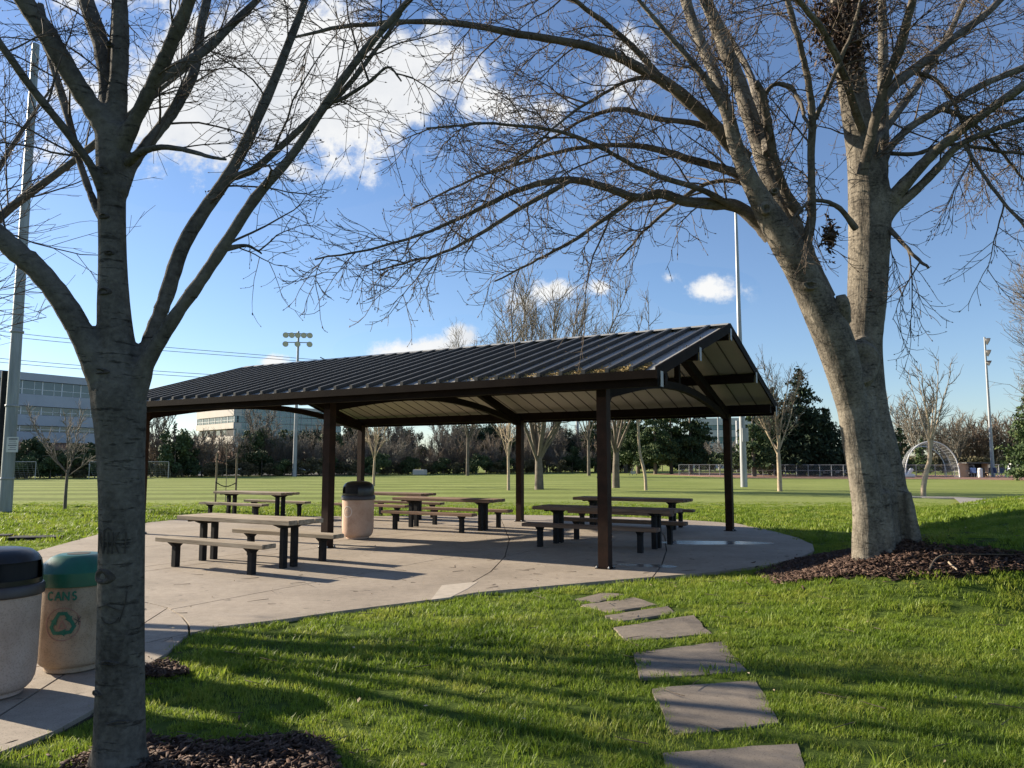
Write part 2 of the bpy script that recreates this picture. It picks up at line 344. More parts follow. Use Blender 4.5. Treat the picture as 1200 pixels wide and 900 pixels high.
M['patch'] = mat('pale_cement_patch', [(.38, .33, .27), (.50, .44, .37)], 8, .8, .3, 60, world=True)
M['wet'] = mat('wet_film', [(.10, .085, .075), (.16, .14, .12)], 3, .24, .10, 14, spec=.5, world=True)
M['mulchbed'] = mat('mulch_soil', [(.012, .008, .006), (.04, .022, .016)], 30, .95, 1.0, 45, world=True)
M['chip'] = mat('bark_chip', [(.026, .015, .011), (.075, .042, .030), (.20, .135, .10)], 14, .8, world=True, lo=.32, hi=.72)
M['leaf'] = mat('dry_leaf', [(.34, .25, .14), (.5, .42, .26)], 14, .8, world=True)
# lawn sheet: turf soil near, mown stripes on the field beyond
m, nt2, b = base_mat('turf'); M['turf'] = m; b.inputs['Roughness'].default_value = .95; b.inputs['Specular IOR Level'].default_value = .05
pos = N(nt2, 'ShaderNodeNewGeometry').outputs['Position']; sp_ = N(nt2, 'ShaderNodeSeparateXYZ'); L(nt2, pos, sp_.inputs[0])
def tnoise(sc, det=6, ro=.6, st=(1, 1, 1)):
    mp = N(nt2, 'ShaderNodeMapping'); mp.inputs['Scale'].default_value = st; L(nt2, pos, mp.inputs[0])
    n = N(nt2, 'ShaderNodeTexNoise'); n.inputs['Scale'].default_value = sc; n.inputs['Detail'].default_value = det; n.inputs['Roughness'].default_value = ro
    L(nt2, mp.outputs[0], n.inputs['Vector']); return n.outputs[0]
cr = N(nt2, 'ShaderNodeValToRGB'); e = cr.color_ramp.elements; e[0].position = .34; e[0].color = (.035, .060, .012, 1); e[1].position = .68; e[1].color = (.10, .14, .028, 1)
L(nt2, mathn(nt2, 'ADD', mathn(nt2, 'MULTIPLY', tnoise(.35), .4), mathn(nt2, 'MULTIPLY', tnoise(6, 8, .75), .6)), cr.inputs[0])
c2 = N(nt2, 'ShaderNodeValToRGB'); e = c2.color_ramp.elements; e[0].position = .36; e[0].color = (.165, .205, .055, 1); e[1].position = .66; e[1].color = (.265, .30, .10, 1)
L(nt2, mathn(nt2, 'ADD', mathn(nt2, 'MULTIPLY', tnoise(.12, 6), .5), mathn(nt2, 'MULTIPLY', tnoise(2.2, 8, .8), .5)), c2.inputs[0])
yy = mathn(nt2, 'ADD', sp_.outputs[1], mathn(nt2, 'MULTIPLY', sp_.outputs[0], -.06))
stripe = mathn(nt2, 'SINE', mathn(nt2, 'MULTIPLY', yy, 2 * math.pi / 5.6))
smr = N(nt2, 'ShaderNodeMapRange'); smr.inputs[1].default_value = -.25; smr.inputs[2].default_value = .25; smr.inputs[3].default_value = .76; smr.inputs[4].default_value = 1.12; L(nt2, stripe, smr.inputs[0])
xm = N(nt2, 'ShaderNodeMapRange'); xm.inputs[1].default_value = 18; xm.inputs[2].default_value = -6; L(nt2, sp_.outputs[0], xm.inputs[0])
sm = N(nt2, 'ShaderNodeMix', data_type='FLOAT'); sm.inputs['A'].default_value = 1; L(nt2, xm.outputs[0], sm.inputs['Factor']); L(nt2, smr.outputs[0], sm.inputs['B'])
mm = N(nt2, 'ShaderNodeMix', data_type='RGBA', blend_type='MULTIPLY'); mm.inputs['Factor'].default_value = 1; L(nt2, c2.outputs[0], mm.inputs['A']); L(nt2, sm.outputs['Result'], mm.inputs['B'])
fm = N(nt2, 'ShaderNodeMapRange', interpolation_type='SMOOTHSTEP'); fm.inputs[1].default_value = 29.5; fm.inputs[2].default_value = 33.5
L(nt2, mathn(nt2, 'ADD', sp_.outputs[1], mathn(nt2, 'MULTIPLY', tnoise(.5), 4)), fm.inputs[0])
mf = N(nt2, 'ShaderNodeMix', data_type='RGBA'); L(nt2, fm.outputs[0], mf.inputs['Factor']); L(nt2, cr.outputs[0], mf.inputs['A']); L(nt2, mm.outputs['Result'], mf.inputs['B'])
L(nt2, mf.outputs['Result'], b.inputs['Base Color'])
bp = N(nt2, 'ShaderNodeBump'); bp.inputs['Strength'].default_value = .6; bp.inputs['Distance'].default_value = .05
L(nt2, tnoise(9, 6, .8), bp.inputs['Height']); L(nt2, bp.outputs[0], b.inputs['Normal'])
# grass blades
m, nt3, b = base_mat('grass_blade'); M['blade'] = m; b.inputs['Roughness'].default_value = .55; b.inputs['Specular IOR Level'].default_value = .35
pos3 = N(nt3, 'ShaderNodeNewGeometry').outputs['Position']
n1 = N(nt3, 'ShaderNodeTexNoise'); n1.inputs['Scale'].default_value = 1.1; n1.inputs['Detail'].default_value = 5; L(nt3, pos3, n1.inputs['Vector'])
n2 = N(nt3, 'ShaderNodeTexNoise'); n2.inputs['Scale'].default_value = 38; n2.inputs['Detail'].default_value = 2; L(nt3, pos3, n2.inputs['Vector'])
cr = N(nt3, 'ShaderNodeValToRGB'); e = cr.color_ramp.elements; e[0].position = .30; e[0].color = (.062, .114, .012, 1); e[1].position = .53; e[1].color = (.185, .268, .026, 1)
x = e.new(.68); x.color = (.32, .35, .06, 1); x = e.new(.78); x.color = (.42, .37, .17, 1)
L(nt3, mathn(nt3, 'ADD', mathn(nt3, 'MULTIPLY', n1.outputs[0], .62), mathn(nt3, 'MULTIPLY', n2.outputs[0], .46)), cr.inputs[0]); L(nt3, cr.outputs[0], b.inputs['Base Color'])
tr = N(nt3, 'ShaderNodeBsdfTranslucent'); L(nt3, cr.outputs[0], tr.inputs[0]); ms = N(nt3, 'ShaderNodeMixShader'); ms.inputs[0].default_value = .48
L(nt3, b.outputs[0], ms.inputs[1]); L(nt3, tr.outputs[0], ms.inputs[2]); L(nt3, ms.outputs[0], nt3.nodes['Material Output'].inputs[0])
M['clay'] = mat('infield_clay', [(.24, .13, .085), (.34, .20, .14)], .6, .95, world=True)
M['path'] = mat('path_concrete', [(.24, .22, .19), (.36, .33, .29)], 1.2, .85, .2, 40, world=True)
M['asphalt'] = mat('asphalt', [(.04, .04, .042), (.065, .065, .065)], 2, .9, world=True)
M['glass'] = mat('tinted_glass', [(.02, .05, .06), (.05, .09, .10)], .3, .08, spec=.8)
M['glass2'] = mat('blue_curtain_glass', [(.03, .10, .13), (.06, .17, .20)], .15, .1, spec=.8)
M['panel'] = mat('pale_panel', [(.36, .38, .41), (.44, .46, .49)], .3, .6)
M['stonewall'] = mat('cream_stone', [(.50, .46, .41), (.58, .54, .49)], .5, .8)
M['brick'] = mat('red_brown_wall', [(.19, .11, .09), (.25, .15, .12)], 1, .85)
M['mesh'] = mat('fence_wire', [(.28, .29, .29), (.38, .39, .39)], 3, .5, metal=.3)
M['tanwall'] = mat('tan_wall', [(.42, .29, .19), (.5, .36, .25)], 1, .85)
M['black'] = mat('opening_shade', [(.012, .012, .014), (.02, .02, .022)], 3, .8)  # flat near-black in place of the shade inside openings
M['wire'] = mat('power_wire', [(.10, .10, .11), (.14, .14, .15)], 1, .6)
M['lamp'] = mat('floodlight_housing', [(.06, .06, .06), (.10, .10, .10)], 3, .5)
M['lens'] = mat('floodlight_glass', [(.50, .50, .48), (.60, .60, .58)], 3, .2)
carm = {c: mat('car_paint_' + c, [v, tuple(k * 1.1 for k in v)], 1, .25, spec=.6) for c, v in dict(white=(.7, .7, .7), silver=(.4, .42, .44), red=(.35, .04, .03), dark=(.03, .035, .05), blue=(.05, .10, .25)).items()}

# ------------------------------------------------------------------ ground
RT = Vector((5.14, 10.62, 0))      # centre of the right tree, on a low rise
LT = Vector((-2.17, 4.42, 0))
OUTL = shrink([tuple(G(*p))[:2] for p in [(400, 716), (650, 686), (765, 676), (830, 671), (900, 662), (938, 653), (955, 645), (953, 638), (935, 630), (905, 622), (862, 613), (740, 606), (500, 604)]], -.35)
def hgt(x, y):
    x = np.asarray(x, float); y = np.asarray(y, float)
    h = -.035 + .012 * np.sin(x * 1.7 + y * .6) * np.sin(y * 1.3 - x * .4)
    S_ = lambda t: np.clip(t, 0, 1) ** 2 * (3 - 2 * np.clip(t, 0, 1))
    xb = 3.1 + .62 * np.maximum(0, y - 10.5)
    h = h + .66 * S_((x - xb) / 4.6) * S_((y - 8.3) / 2.0) * (1 - S_((y - 23) / 9))
    d = np.hypot((x - RT.x - .2) / 1.2, (y - RT.y)); h = h + .36 * np.exp(-(d / 1.1) ** 2)
    h = np.where(inpoly(x, y, OUTL), -.05, h)
    d = np.hypot(x - LT.x - .1, y - LT.y); h = h + .05 * np.exp(-(d / .8) ** 2)
    return h
def GT(u, v, up=0.0):       # where the line of sight meets the terrain
    r_ = ray(u, v); t = 1.5
    for _ in range(4000):
        if EYE + r_.z * t <= float(hgt(r_.x * t, r_.y * t)): break
        t *= 1.0012
    return Vector((r_.x * t, r_.y * t, float(hgt(r_.x * t, r_.y * t)) + up))
xs = np.concatenate([[-2500, -900, -400, -200, -120, -80, -55, -40, -30], np.arange(-24, 24.1, .4), [30, 40, 55, 80, 120, 200, 400, 900, 2500]])
ys = np.concatenate([[-600, -200, -60, -20, -8, -2], np.arange(0, 30.1, .4), [34, 38, 44, 52, 62, 75, 90, 110, 140, 180, 260, 500, 1200, 3500]])
XX, YY = np.meshgrid(xs, ys); ZZ = hgt(XX, YY)
nx, ny = len(xs), len(ys); i, j = np.meshgrid(np.arange(nx - 1), np.arange(ny - 1)); a = (j * nx + i).ravel()
me = npmesh('lawn', np.stack([XX, YY, ZZ], -1), np.stack([a, a + 1, a + nx + 1, a + nx], -1), None, True, [M['turf']])
put(link('ground', me), kind='structure')

# paving outline (front edge left to right, then back edge right to left)
front = [(-260, 960), (-60, 905), (23, 873), (67, 856), (107, 834), (140, 805), (172, 779), (196, 766), (208, 755), (222, 742), (260, 734), (330, 726), (400, 716), (500, 704), (560, 694), (650, 686), (705, 681), (765, 676), (830, 671), (900, 662)]
right = [(938, 653), (955, 645), (953, 638), (935, 630), (905, 622)]
back = [(862, 613), (800, 609), (740, 606), (660, 604), (585, 603), (500, 604), (430, 605), (360, 605), (290, 605), (230, 606), (175, 612), (130, 622), (85, 634), (45, 645), (0, 662), (-120, 700), (-330, 790)]
gp = lambda L_: [tuple(G(*p))[:2] for p in L_]
outline = gp(front + right + back)
def dense(poly, closed=True):
    n = len(poly); q = smoothline([poly[-1]] + poly + [poly[0]] if False else poly, n * 4) ; return [tuple(p) for p in q]
front_s = dense(gp(front[6:])); 
arcA = gp([(510, 702), (545, 687), (575, 670), (592, 652), (597, 632), (585, 603)])
arcB = gp([(765, 676), (775, 663), (781, 645), (779, 628), (765, 614), (740, 606)])
arcC = gp([(222, 742), (221, 732), (213, 722), (196, 712), (172, 706), (130, 702), (60, 702), (-60, 712), (-330, 790)])
iA, iB = 13, 17
left_all = gp(front[:14])                                        # 0..13 (500,704)
reg_near = gp(front[:10]) + arcC[1:] # near left apron with the bins
reg_left = gp(front[9:13]) + arcA + gp(back[5:]) [:-1] + arcC[::-1][1:-1] if False else gp(front[9:13]) + arcA + gp(back[5:16]) + arcC[::-1][:-1]
reg_mid = arcA[:1] + gp(front[14:17]) + arcB + gp(back[3:4]) + arcA[::-1][:-1]
reg_right = arcB[:1] + gp(front[18:20]) + gp(right) + gp(back[:2]) + arcB[::-1][:-1]
import bmesh
patio = put(empty('patio'), kind='structure')
pbase = MB().prism(shrink(outline, .03), -.11, -.030).build('joint_bed', M['joint'], patio)
AX = Vector((-.866, .5, 0)); BX = Vector((.5, .866, 0)); P1 = Vector((1.50, 12.58, 0))
def inset_poly(pts, d):
    pts = [Vector(p) for p in pts]; pts = [p for k, p in enumerate(pts) if (p - pts[k - 1]).length > .01]; out = []; n = len(pts)
    for k in range(n):
        a, b_, c = pts[k - 1], pts[k], pts[(k + 1) % n]; u1 = (b_ - a).normalized(); u2 = (c - b_).normalized(); n1 = Vector((-u1.y, u1.x)); n2 = Vector((-u2.y, u2.x)); m_ = n1 + n2
        out.append(b_ + (m_ / max(m_.length_squared, .6)) * 2 * d if m_.length > 1e-3 else b_ + n1 * d)
    return [tuple(p) for p in out]
def slabs(poly, cuts):
    bm = bmesh.new(); f = bm.faces.new([bm.verts.new((p[0], p[1], 0)) for p in poly])
    for (co, no_) in cuts:
        bmesh.ops.bisect_plane(bm, geom=bm.verts[:] + bm.edges[:] + bm.faces[:], plane_co=co, plane_no=no_)
    for f in bm.faces[:]:
        if f.calc_area() < .05: continue
        pts = [v.co.xy.copy() for v in f.verts]
        if f.normal.z < 0: pts.reverse()
        b2 = bmesh.new(); keep = b2.faces.new([b2.verts.new((p[0], p[1], 0)) for p in inset_poly(pts, .011)])
        r = bmesh.ops.extrude_face_region(b2, geom=[keep]); vs = [g for g in r['geom'] if isinstance(g, bmesh.types.BMVert)]
        for v in b2.verts:
            if v not in vs: v.co.z = -.08
        bmesh.ops.triangulate(b2, faces=[q for q in b2.faces if len(q.verts) > 4]); bmesh.ops.recalc_face_normals(b2, faces=b2.faces[:])
        me = bpy.data.meshes.new('concrete_slab'); b2.to_mesh(me); b2.free(); me.materials.append(M['concrete']); link('concrete_slab', me, patio)
    bm.free()
cut = lambda s, t, d: (P1 + AX * s + BX * t, d)
slabs(reg_near, [(G(172, 753), (G(213, 744) - G(172, 753)).cross(Vector((0, 0, 1)))), (G(60, 800), Vector((1, .15, 0)))])
slabs(reg_left, [(G(172, 700), (G(420, 668) - G(172, 700)).cross(Vector((0, 0, 1)))), cut(6.1, 0, AX), cut(9.3, 0, AX), cut(3.0, 0, AX), cut(0, 5.2, BX), (G(335, 642), (G(560, 612) - G(335, 642)).cross(Vector((0, 0, 1))))])
slabs(reg_mid, [cut(0, .35, BX), cut(0, 4.0, BX), cut(2.2, 0, AX)])
slabs(reg_right, [cut(0, 4.2, BX)])
pp = gp([(505, 703), (528, 700), (548, 690), (560, 682), (548, 683), (518, 686), (512, 694)])
MB().prism(pp, -.02, .003).build('cement_patch', M['patch'], patio)
def blob(c, a, b, rot, n=40, seed=0, amp=.18):
    r_ = np.random.default_rng(seed); ph = r_.random(5) * 6.28; out = []
    for k in range(n):
        t = 2 * math.pi * k / n; q = 1 + amp * sum(math.sin((m + 2) * t + ph[m]) / (m + 1.5) for m in range(5))
        x, y = a * q * math.cos(t), b * q * math.sin(t); out.append((c[0] + x * math.cos(rot) - y * math.sin(rot), c[1] + x * math.sin(rot) + y * math.cos(rot)))
    return out
w = MB(); w.prism(blob(G(835, 636), 1.15, .42, R(-8), seed=3), .0005, .0022); w.build('puddle', M['wet']); put(bpy.data.objects['puddle'], kind='structure')
w = MB(); w.prism(blob(G(760, 663), .55, .16, R(-20), seed=5), .0005, .0022); put(w.build('puddle', M['wet']), kind='structure')

# stepping stones
zz = lambda x, y: (660 + x / 4, 680 + y / 4)
stones = [[(60, 78), (190, 53), (275, 60), (165, 86)], [(100, 105), (330, 80), (425, 104), (230, 130)], [(210, 155), (480, 120), (510, 144), (285, 172)],
          [(245, 212), (600, 160), (685, 236), (300, 270)], [(335, 325), (740, 284), (855, 412), (370, 440)], [(425, 500), (895, 463), (1005, 650), (520, 692)],
          [(480, 800), (1085, 762), (1170, 960), (560, 1010)]]
path = put(empty('path'), kind='structure'); stone_polys = []
for k, s in enumerate(stones):
    cx_, cy_ = sum(p[0] for p in s) / 4, sum(p[1] for p in s) / 4; ex = (1.1, 1.32) if k < 3 else (1.04, 1.08); s = [(cx_ + (p[0] - cx_) * ex[0], cy_ + (p[1] - cy_) * ex[1]) for p in s]
    q = [G(*zz(*p), .0) for p in s]; stone_polys.append([tuple(p[:2]) for p in q])
    bm = bmesh.new(); vs = [bm.verts.new((p.x, p.y, -.020 + random.uniform(-.004, .006))) for p in q]; f = bm.faces.new(vs)
    if f.normal.z < 0: f.normal_flip()
    bm.faces.ensure_lookup_table(); bmesh.ops.subdivide_edges(bm, edges=bm.edges[:], cuts=5, use_grid_fill=True)
    for v in bm.verts:
        if v.is_boundary: v.co += Vector((random.gauss(0, .008), random.gauss(0, .008), -.004))
        v.co.z += random.gauss(0, .0015)
    be = [e_ for e_ in bm.edges if e_.is_boundary]
    r = bmesh.ops.extrude_edge_only(bm, edges=be)
    for g in r['geom']:
        if isinstance(g, bmesh.types.BMVert): g.co.z -= .07
    bmesh.ops.recalc_face_normals(bm, faces=bm.faces[:])
    me = bpy.data.meshes.new('stepping_stone'); bm.to_mesh(me); bm.free(); me.materials.append(M['stone']); link('stepping_stone', me, path)

# mulch beds
mz = lambda x, y: (860 + x / 3.53, 580 + y / 3.53)
bedR = [tuple(GT(*mz(*p))[:2]) for p in [(90, 335), (180, 380), (300, 362), (420, 348), (640, 352), (800, 345), (950, 345), (1120, 330), (1300, 322), (1420, 290), (1330, 262), (1150, 242), (900, 222), (760, 210), (500, 228), (330, 256), (200, 290)]]
bedL = [tuple(G(*p)[:2]) for p in [(30, 930), (90, 893), (112, 878), (172, 868), (230, 874), (290, 870), (350, 862), (388, 870), (398, 900), (400, 960), (300, 1010), (100, 1010)]]
bedS = [tuple(G(*p)[:2]) for p in [(165, 784), (180, 777), (198, 775), (216, 781), (222, 787), (200, 791), (165, 792)]]
def bed(name, poly, n, label, size, seed):
    r_ = np.random.default_rng(seed); P = np.array(poly); lo = P.min(0); hi = P.max(0)
    # soil sheet
    gx = np.linspace(lo[0], hi[0], 34); gy = np.linspace(lo[1], hi[1], 34); X, Y = np.meshgrid(gx, gy)
    cxy = np.stack([(X[:-1, :-1] + X[1:, 1:]) / 2, (Y[:-1, :-1] + Y[1:, 1:]) / 2], -1); ok = inpoly(cxy[..., 0], cxy[..., 1], poly)
    jj, ii = np.nonzero(ok); a = jj * 34 + ii; Z = hgt(X, Y) + .02 + r_.normal(0, .008, X.shape)
    o = link(name, npmesh(name, np.stack([X, Y, Z], -1), np.stack([a, a + 1, a + 35, a + 34], -1), None, True, [M['mulchbed']]))
    put(o, kind='structure')
    x = r_.uniform(lo[0], hi[0], n * 3); y = r_.uniform(lo[1], hi[1], n * 3); k = inpoly(x, y, poly)
    # ragged edge: a few strays
    x, y = x[k][:n], y[k][:n]; sx = x[:n // 25] + r_.normal(0, .34, n // 25)[:len(x[:n // 25])]; sy = y[:n // 25] + r_.normal(0, .22, n // 25)[:len(y[:n // 25])]
    x = np.concatenate([x, sx]); y = np.concatenate([y, sy]); n = len(x)
    c = np.stack([x, y, hgt(x, y) + .03 + np.abs(r_.normal(0, .012, n))], -1)
    u = norm(r_.normal(size=(n, 3)) * [1, 1, .28]); w_ = norm(np.cross(u, r_.normal(size=(n, 3)) * .5 + [0, 0, 1])); t = np.cross(u, w_)
    l = r_.uniform(.5, 1.5, n)[:, None] * size; b_ = l * r_.uniform(.16, .42, n)[:, None]; h = l * .10
    V = np.stack([c - u * l - w_ * b_ * .5, c - u * l * .7 + w_ * b_, c + u * l + w_ * b_ * .4, c + u * l * .8 - w_ * b_, c - t * h, c + t * h], 1)
    T = np.array([[0, 1, 5], [1, 2, 5], [2, 3, 5], [3, 0, 5], [1, 0, 4], [2, 1, 4], [3, 2, 4], [0, 3, 4]])
    TT = (np.arange(n)[:, None, None] * 6 + T[None]).reshape(-1, 3)
    put(link('bark_chips', npmesh('bark_chips', V, None, TT, False, [M['chip']])), label, 'mulch', kind='stuff')
bed('mulch_bed', bedR, 15000, 'dark red brown bark mulch heaped round the base of the big right tree', .042, 1)
bed('mulch_bed', bedL, 5200, 'dark bark mulch round the foot of the nearest left tree at the picture bottom', .030, 2)
bed('mulch_bed', bedS, 500, 'small strip of dark bark mulch at the corner of paving and lawn behind the left tree', .028, 3)
b = MB(); pts = [GT(*mz(810, 330), .065), GT(*mz(835, 290), .065), GT(*mz(880, 272), .065), GT(*mz(1000, 268), .065), GT(*mz(1160, 270), .065)]
b.tube(smoothline(pts, 16), list(np.linspace(.016, .006, 16)), 6); put(b.build('fallen_branch', M['twigR'], None, True), 'thin bent fallen branch lying on the mulch right of the big tree', 'branch')
b = MB(); b.tube([GT(*mz(890, 300), .065), GT(*mz(905, 318), .065), GT(*mz(925, 332), .065)], [.014, .012, .008], 6); put(b.build('fallen_stick', M['farbark'], None, True), 'short pale stick lying on the mulch below the bent branch', 'stick')

# path and clay infield on the right
b = MB(); n_ = 14; fr = [GT(1040 + 40 * k, 583.0 + .9 * k) for k in range(n_)]; wd = Vector((-.25, 1, 0)) * 2.1
for k in range(n_ - 1):
    p, q = fr[k], fr[k + 1]; p2_, q2_ = p + wd, q + wd; zf = lambda w, o=.05: Vector((w.x, w.y, float(hgt(w.x, w.y)) + o))
    b.add([zf(p, -.1), zf(q, -.1), zf(q), zf(p), zf(p2_), zf(q2_)], [(0, 1, 2, 3), (3, 2, 5, 4)])
put(b.build('path', M['path']), kind='structure')
b = MB(); q = [G(760, 555.3), G(870, 560), G(1000, 560.8), G(1100, 561), G(1240, 563), G(1240, 557), G(1050, 556.4), G(930, 555.6), G(880, 554.4), G(800, 553.8)]
b.prism([tuple(p[:2]) for p in q], -.06, -.018); put(b.build('clay_infield', M['clay']), kind='structure')
b = MB(); b.prism([(-130, 86), (-20, 100), (-20, 128), (-130, 128)], -.06, -.012); put(b.build('car_park', M['asphalt']), kind='structure')

# ------------------------------------------------------------------ grass blades (nobody could count them)
def clump(name, nb, rad, h, loc, wb=.0028):
    r_ = np.random.default_rng(sum(map(ord, name)) + nb + int(h * 1000)); a = r_.uniform(0, 6.28, nb); rr = rad * np.sqrt(r_.random(nb)); c = np.stack([rr * np.cos(a), rr * np.sin(a), -.01 * np.ones(nb)], -1)
    d = norm(np.stack([r_.normal(0, 1, nb), r_.normal(0, 1, nb), np.zeros(nb)], -1)); sd = np.stack([-d[:, 1], d[:, 0], np.zeros(nb)], -1)
    H = (h * r_.uniform(.55, 1.25, nb))[:, None]; le = H * r_.uniform(.15, .95, nb)[:, None]; wv = wb * r_.uniform(.7, 1.3, nb)[:, None]; up = np.array([[0, 0, 1.]])
    V = np.stack([c - sd * wv, c + sd * wv, c + up * H * .6 + d * le * .35 + sd * wv * .8, c + up * H * .6 + d * le * .35 - sd * wv * .8, c + up * H + d * le], 1)
    Q = np.arange(nb)[:, None] * 5 + np.array([[0, 1, 2, 3]]); T = np.arange(nb)[:, None] * 5 + np.array([[3, 2, 4]])
    me = npmesh(name, V, Q, T, False, [M['blade']]); o = link('grass_clump', me); o.location = loc
    put(o, 'low tuft of lawn grass between the stepping stones and the left tree', 'grass', kind='stuff'); return o
def grass(name, pts, sc, src, label):
    me = bpy.data.meshes.new(name); n = len(pts); me.vertices.add(n); me.vertices.foreach_set('co', pts.astype(np.float32).ravel())
    at = me.attributes.new('rot', 'FLOAT_VECTOR', 'POINT'); r_ = np.stack([rng.normal(0, .08, n), rng.normal(0, .08, n), rng.uniform(0, 6.28, n)], -1); at.data.foreach_set('vector', r_.astype(np.float32).ravel())
    at = me.attributes.new('sc', 'FLOAT', 'POINT'); at.data.foreach_set('value', sc.astype(np.float32))
    o = link(name, me); put(o, label, 'grass', kind='stuff')
    g = bpy.data.node_groups.new(name, 'GeometryNodeTree'); g.interface.new_socket('Geometry', in_out='INPUT', socket_type='NodeSocketGeometry'); g.interface.new_socket('Geometry', in_out='OUTPUT', socket_type='NodeSocketGeometry')
    gi = g.nodes.new('NodeGroupInput'); go = g.nodes.new('NodeGroupOutput'); ip = g.nodes.new('GeometryNodeInstanceOnPoints'); oi = g.nodes.new('GeometryNodeObjectInfo'); oi.inputs['Object'].default_value = src
    an = g.nodes.new('GeometryNodeInputNamedAttribute'); an.data_type = 'FLOAT_VECTOR'; an.inputs[0].default_value = 'rot'
    a2 = g.nodes.new('GeometryNodeInputNamedAttribute'); a2.data_type = 'FLOAT'; a2.inputs[0].default_value = 'sc'
    g.links.new(gi.outputs[0], ip.inputs['Points']); g.links.new(oi.outputs['Geometry'], ip.inputs['Instance']); g.links.new(an.outputs[0], ip.inputs['Rotation']); g.links.new(a2.outputs[0], ip.inputs['Scale']); g.links.new(ip.outputs[0], go.inputs[0])
    md = o.modifiers.new('grass', 'NODES'); md.node_group = g; return o
def scatter(y0, y1, dens, slack, seed):
    r_ = np.random.default_rng(seed); xm = .70 * y1 + slack; n = int(dens * 2 * xm * (y1 - y0)); x = r_.uniform(-xm, xm, n); y = r_.uniform(y0, y1, n)
    k = np.abs(x) < .70 * y + slack; k &= ~inpoly(x, y, shrink(outline, .05)); 
    for q_, p in enumerate(stone_polys): k &= ~inpoly(x, y, shrink(p, .035 if q_ > 3 else -.09))
    for p in (bedR, bedL, bedS): k &= ~inpoly(x, y, shrink(p, .10))
    x, y = x[k], y[k]; return np.stack([x, y, hgt(x, y)], -1), r_
c1 = clump('tuft_fine', 46, .085, .048, (-.4, 6.2, -.03)); c2 = clump('tuft_mixed', 46, .11, .056, (.3, 7.4, -.03), .0036); c3 = clump('tuft_broad', 44, .22, .075, (-3.5, 27.5, -.035), .010)
for (y0, y1, d, sl_, src, seed, lab) in [(1.0, 6.5, 140, 2.6, c1, 1, 'short green lawn grass in the foreground beside the stepping stones'), (6.5, 10.5, 100, 3.0, c2, 2, 'short green lawn grass between the paving and the stepping stones'),
                                   (10.5, 17, 60, 3, c2, 3, 'short lawn grass round the picnic paving and the big tree'), (17, 34, 17, 2, c3, 4, 'rougher bright lawn grass behind the shelter')]:
    p, r_ = scatter(y0, y1, d, sl_, seed); n_ = .5 + .5 * np.sin(p[:, 0] * 2.1 + np.sin(p[:, 1] * 1.7) * 2) * np.sin(p[:, 1] * 2.6 + p[:, 0])
    w2 = .5 + .5 * np.sin(p[:, 0] * 4.3 + np.sin(p[:, 1] * 3.1) * 1.7) * np.sin(p[:, 1] * 5.2 + np.cos(p[:, 0] * 2.3) * 2)
    s = r_.uniform(.5, 1.25, len(p)) * (.66 + .38 * n_ + .22 * w2) * np.where(r_.random(len(p)) < .04, 1.45, 1)
    if y0 == 17: s *= np.clip((36 - p[:, 1]) / 9, .15, 1)
    grass('lawn_grass', p, s, src, lab)
# fallen leaves on lawn and paving
n = 420; x = rng.uniform(-6, 9, n); y = rng.uniform(4, 20, n); c = np.stack([x, y, np.maximum(hgt(x, y) + .05, .006)], -1)
u = norm(rng.normal(size=(n, 3)) * [1, 1, .25]); w_ = norm(np.cross(u, [0, 0, 1.])); l = rng.uniform(.010, .026, n)[:, None]
V = np.stack([c - u * l, c - w_ * l * .55, c + u * l, c + w_ * l * .55 + [0, 0, .006]], 1); Q = np.arange(n)[:, None] * 4 + np.array([[0, 1, 2, 3]])
put(link('fallen_leaves', npmesh('fallen_leaves', V, Q, None, False, [M['leaf']])), 'tiny pale dry leaves scattered over the lawn and paving', 'leaves', kind='stuff')
n = 160; x = rng.uniform(-5, 8, n); y = rng.uniform(4.2, 14, n); P_ = grow(np.stack([x, y, np.maximum(hgt(x, y) + .045, .006)], -1), np.stack([rng.normal(size=n), rng.normal(size=n), 0 * x], -1), rng.uniform(.06, .28, n), 4, [0, 0, 0], .12); P_[:, :, 2] = np.maximum(hgt(P_[:, :, 0], P_[:, :, 1]) + .045, .006)
put(link('fallen_twigs', Acc().add(*tubes(P_, np.tile([.0035, .003, .0025, .0015], (n, 1)), 4)).mesh('fallen_twigs', M['twigR'])), 'thin dry twigs dropped over the lawn and paving', 'twigs', kind='stuff')
# ------------------------------------------------------------------ picnic shelter
BAY, DEP, OA, OE = 6.0, 7.85, 1.1, .55
ZR, SL = 4.44, .304; TM = DEP / 2
zt = lambda t: ZR - SL * abs(t - TM)
sh = put(empty('picnic_shelter', P1, R(150)), 'long open picnic shelter with dark ribbed metal gable roof on six square brown posts', 'shelter')
X0, X1 = -OA, 2 * BAY + OA
def sprism(s0, s1, prof):            # prof of (t,z) swept along s
    n = len(prof); vs = [(s0, -t, z) for t, z in prof] + [(s1, -t, z) for t, z in prof]
    return MB().add(vs, [tuple(range(n)), tuple(range(n, 2 * n))[::-1]] + [(i, n + i, n + (i + 1) % n, (i + 1) % n) for i in range(n)])
NP = 35; pw = (X1 - X0) / NP
def shared(name, me, n, fx, parent):
    for k in range(n):
        o = bpy.data.objects.new(name, me); COL.objects.link(o); o.parent = parent; o.location = fx(k)
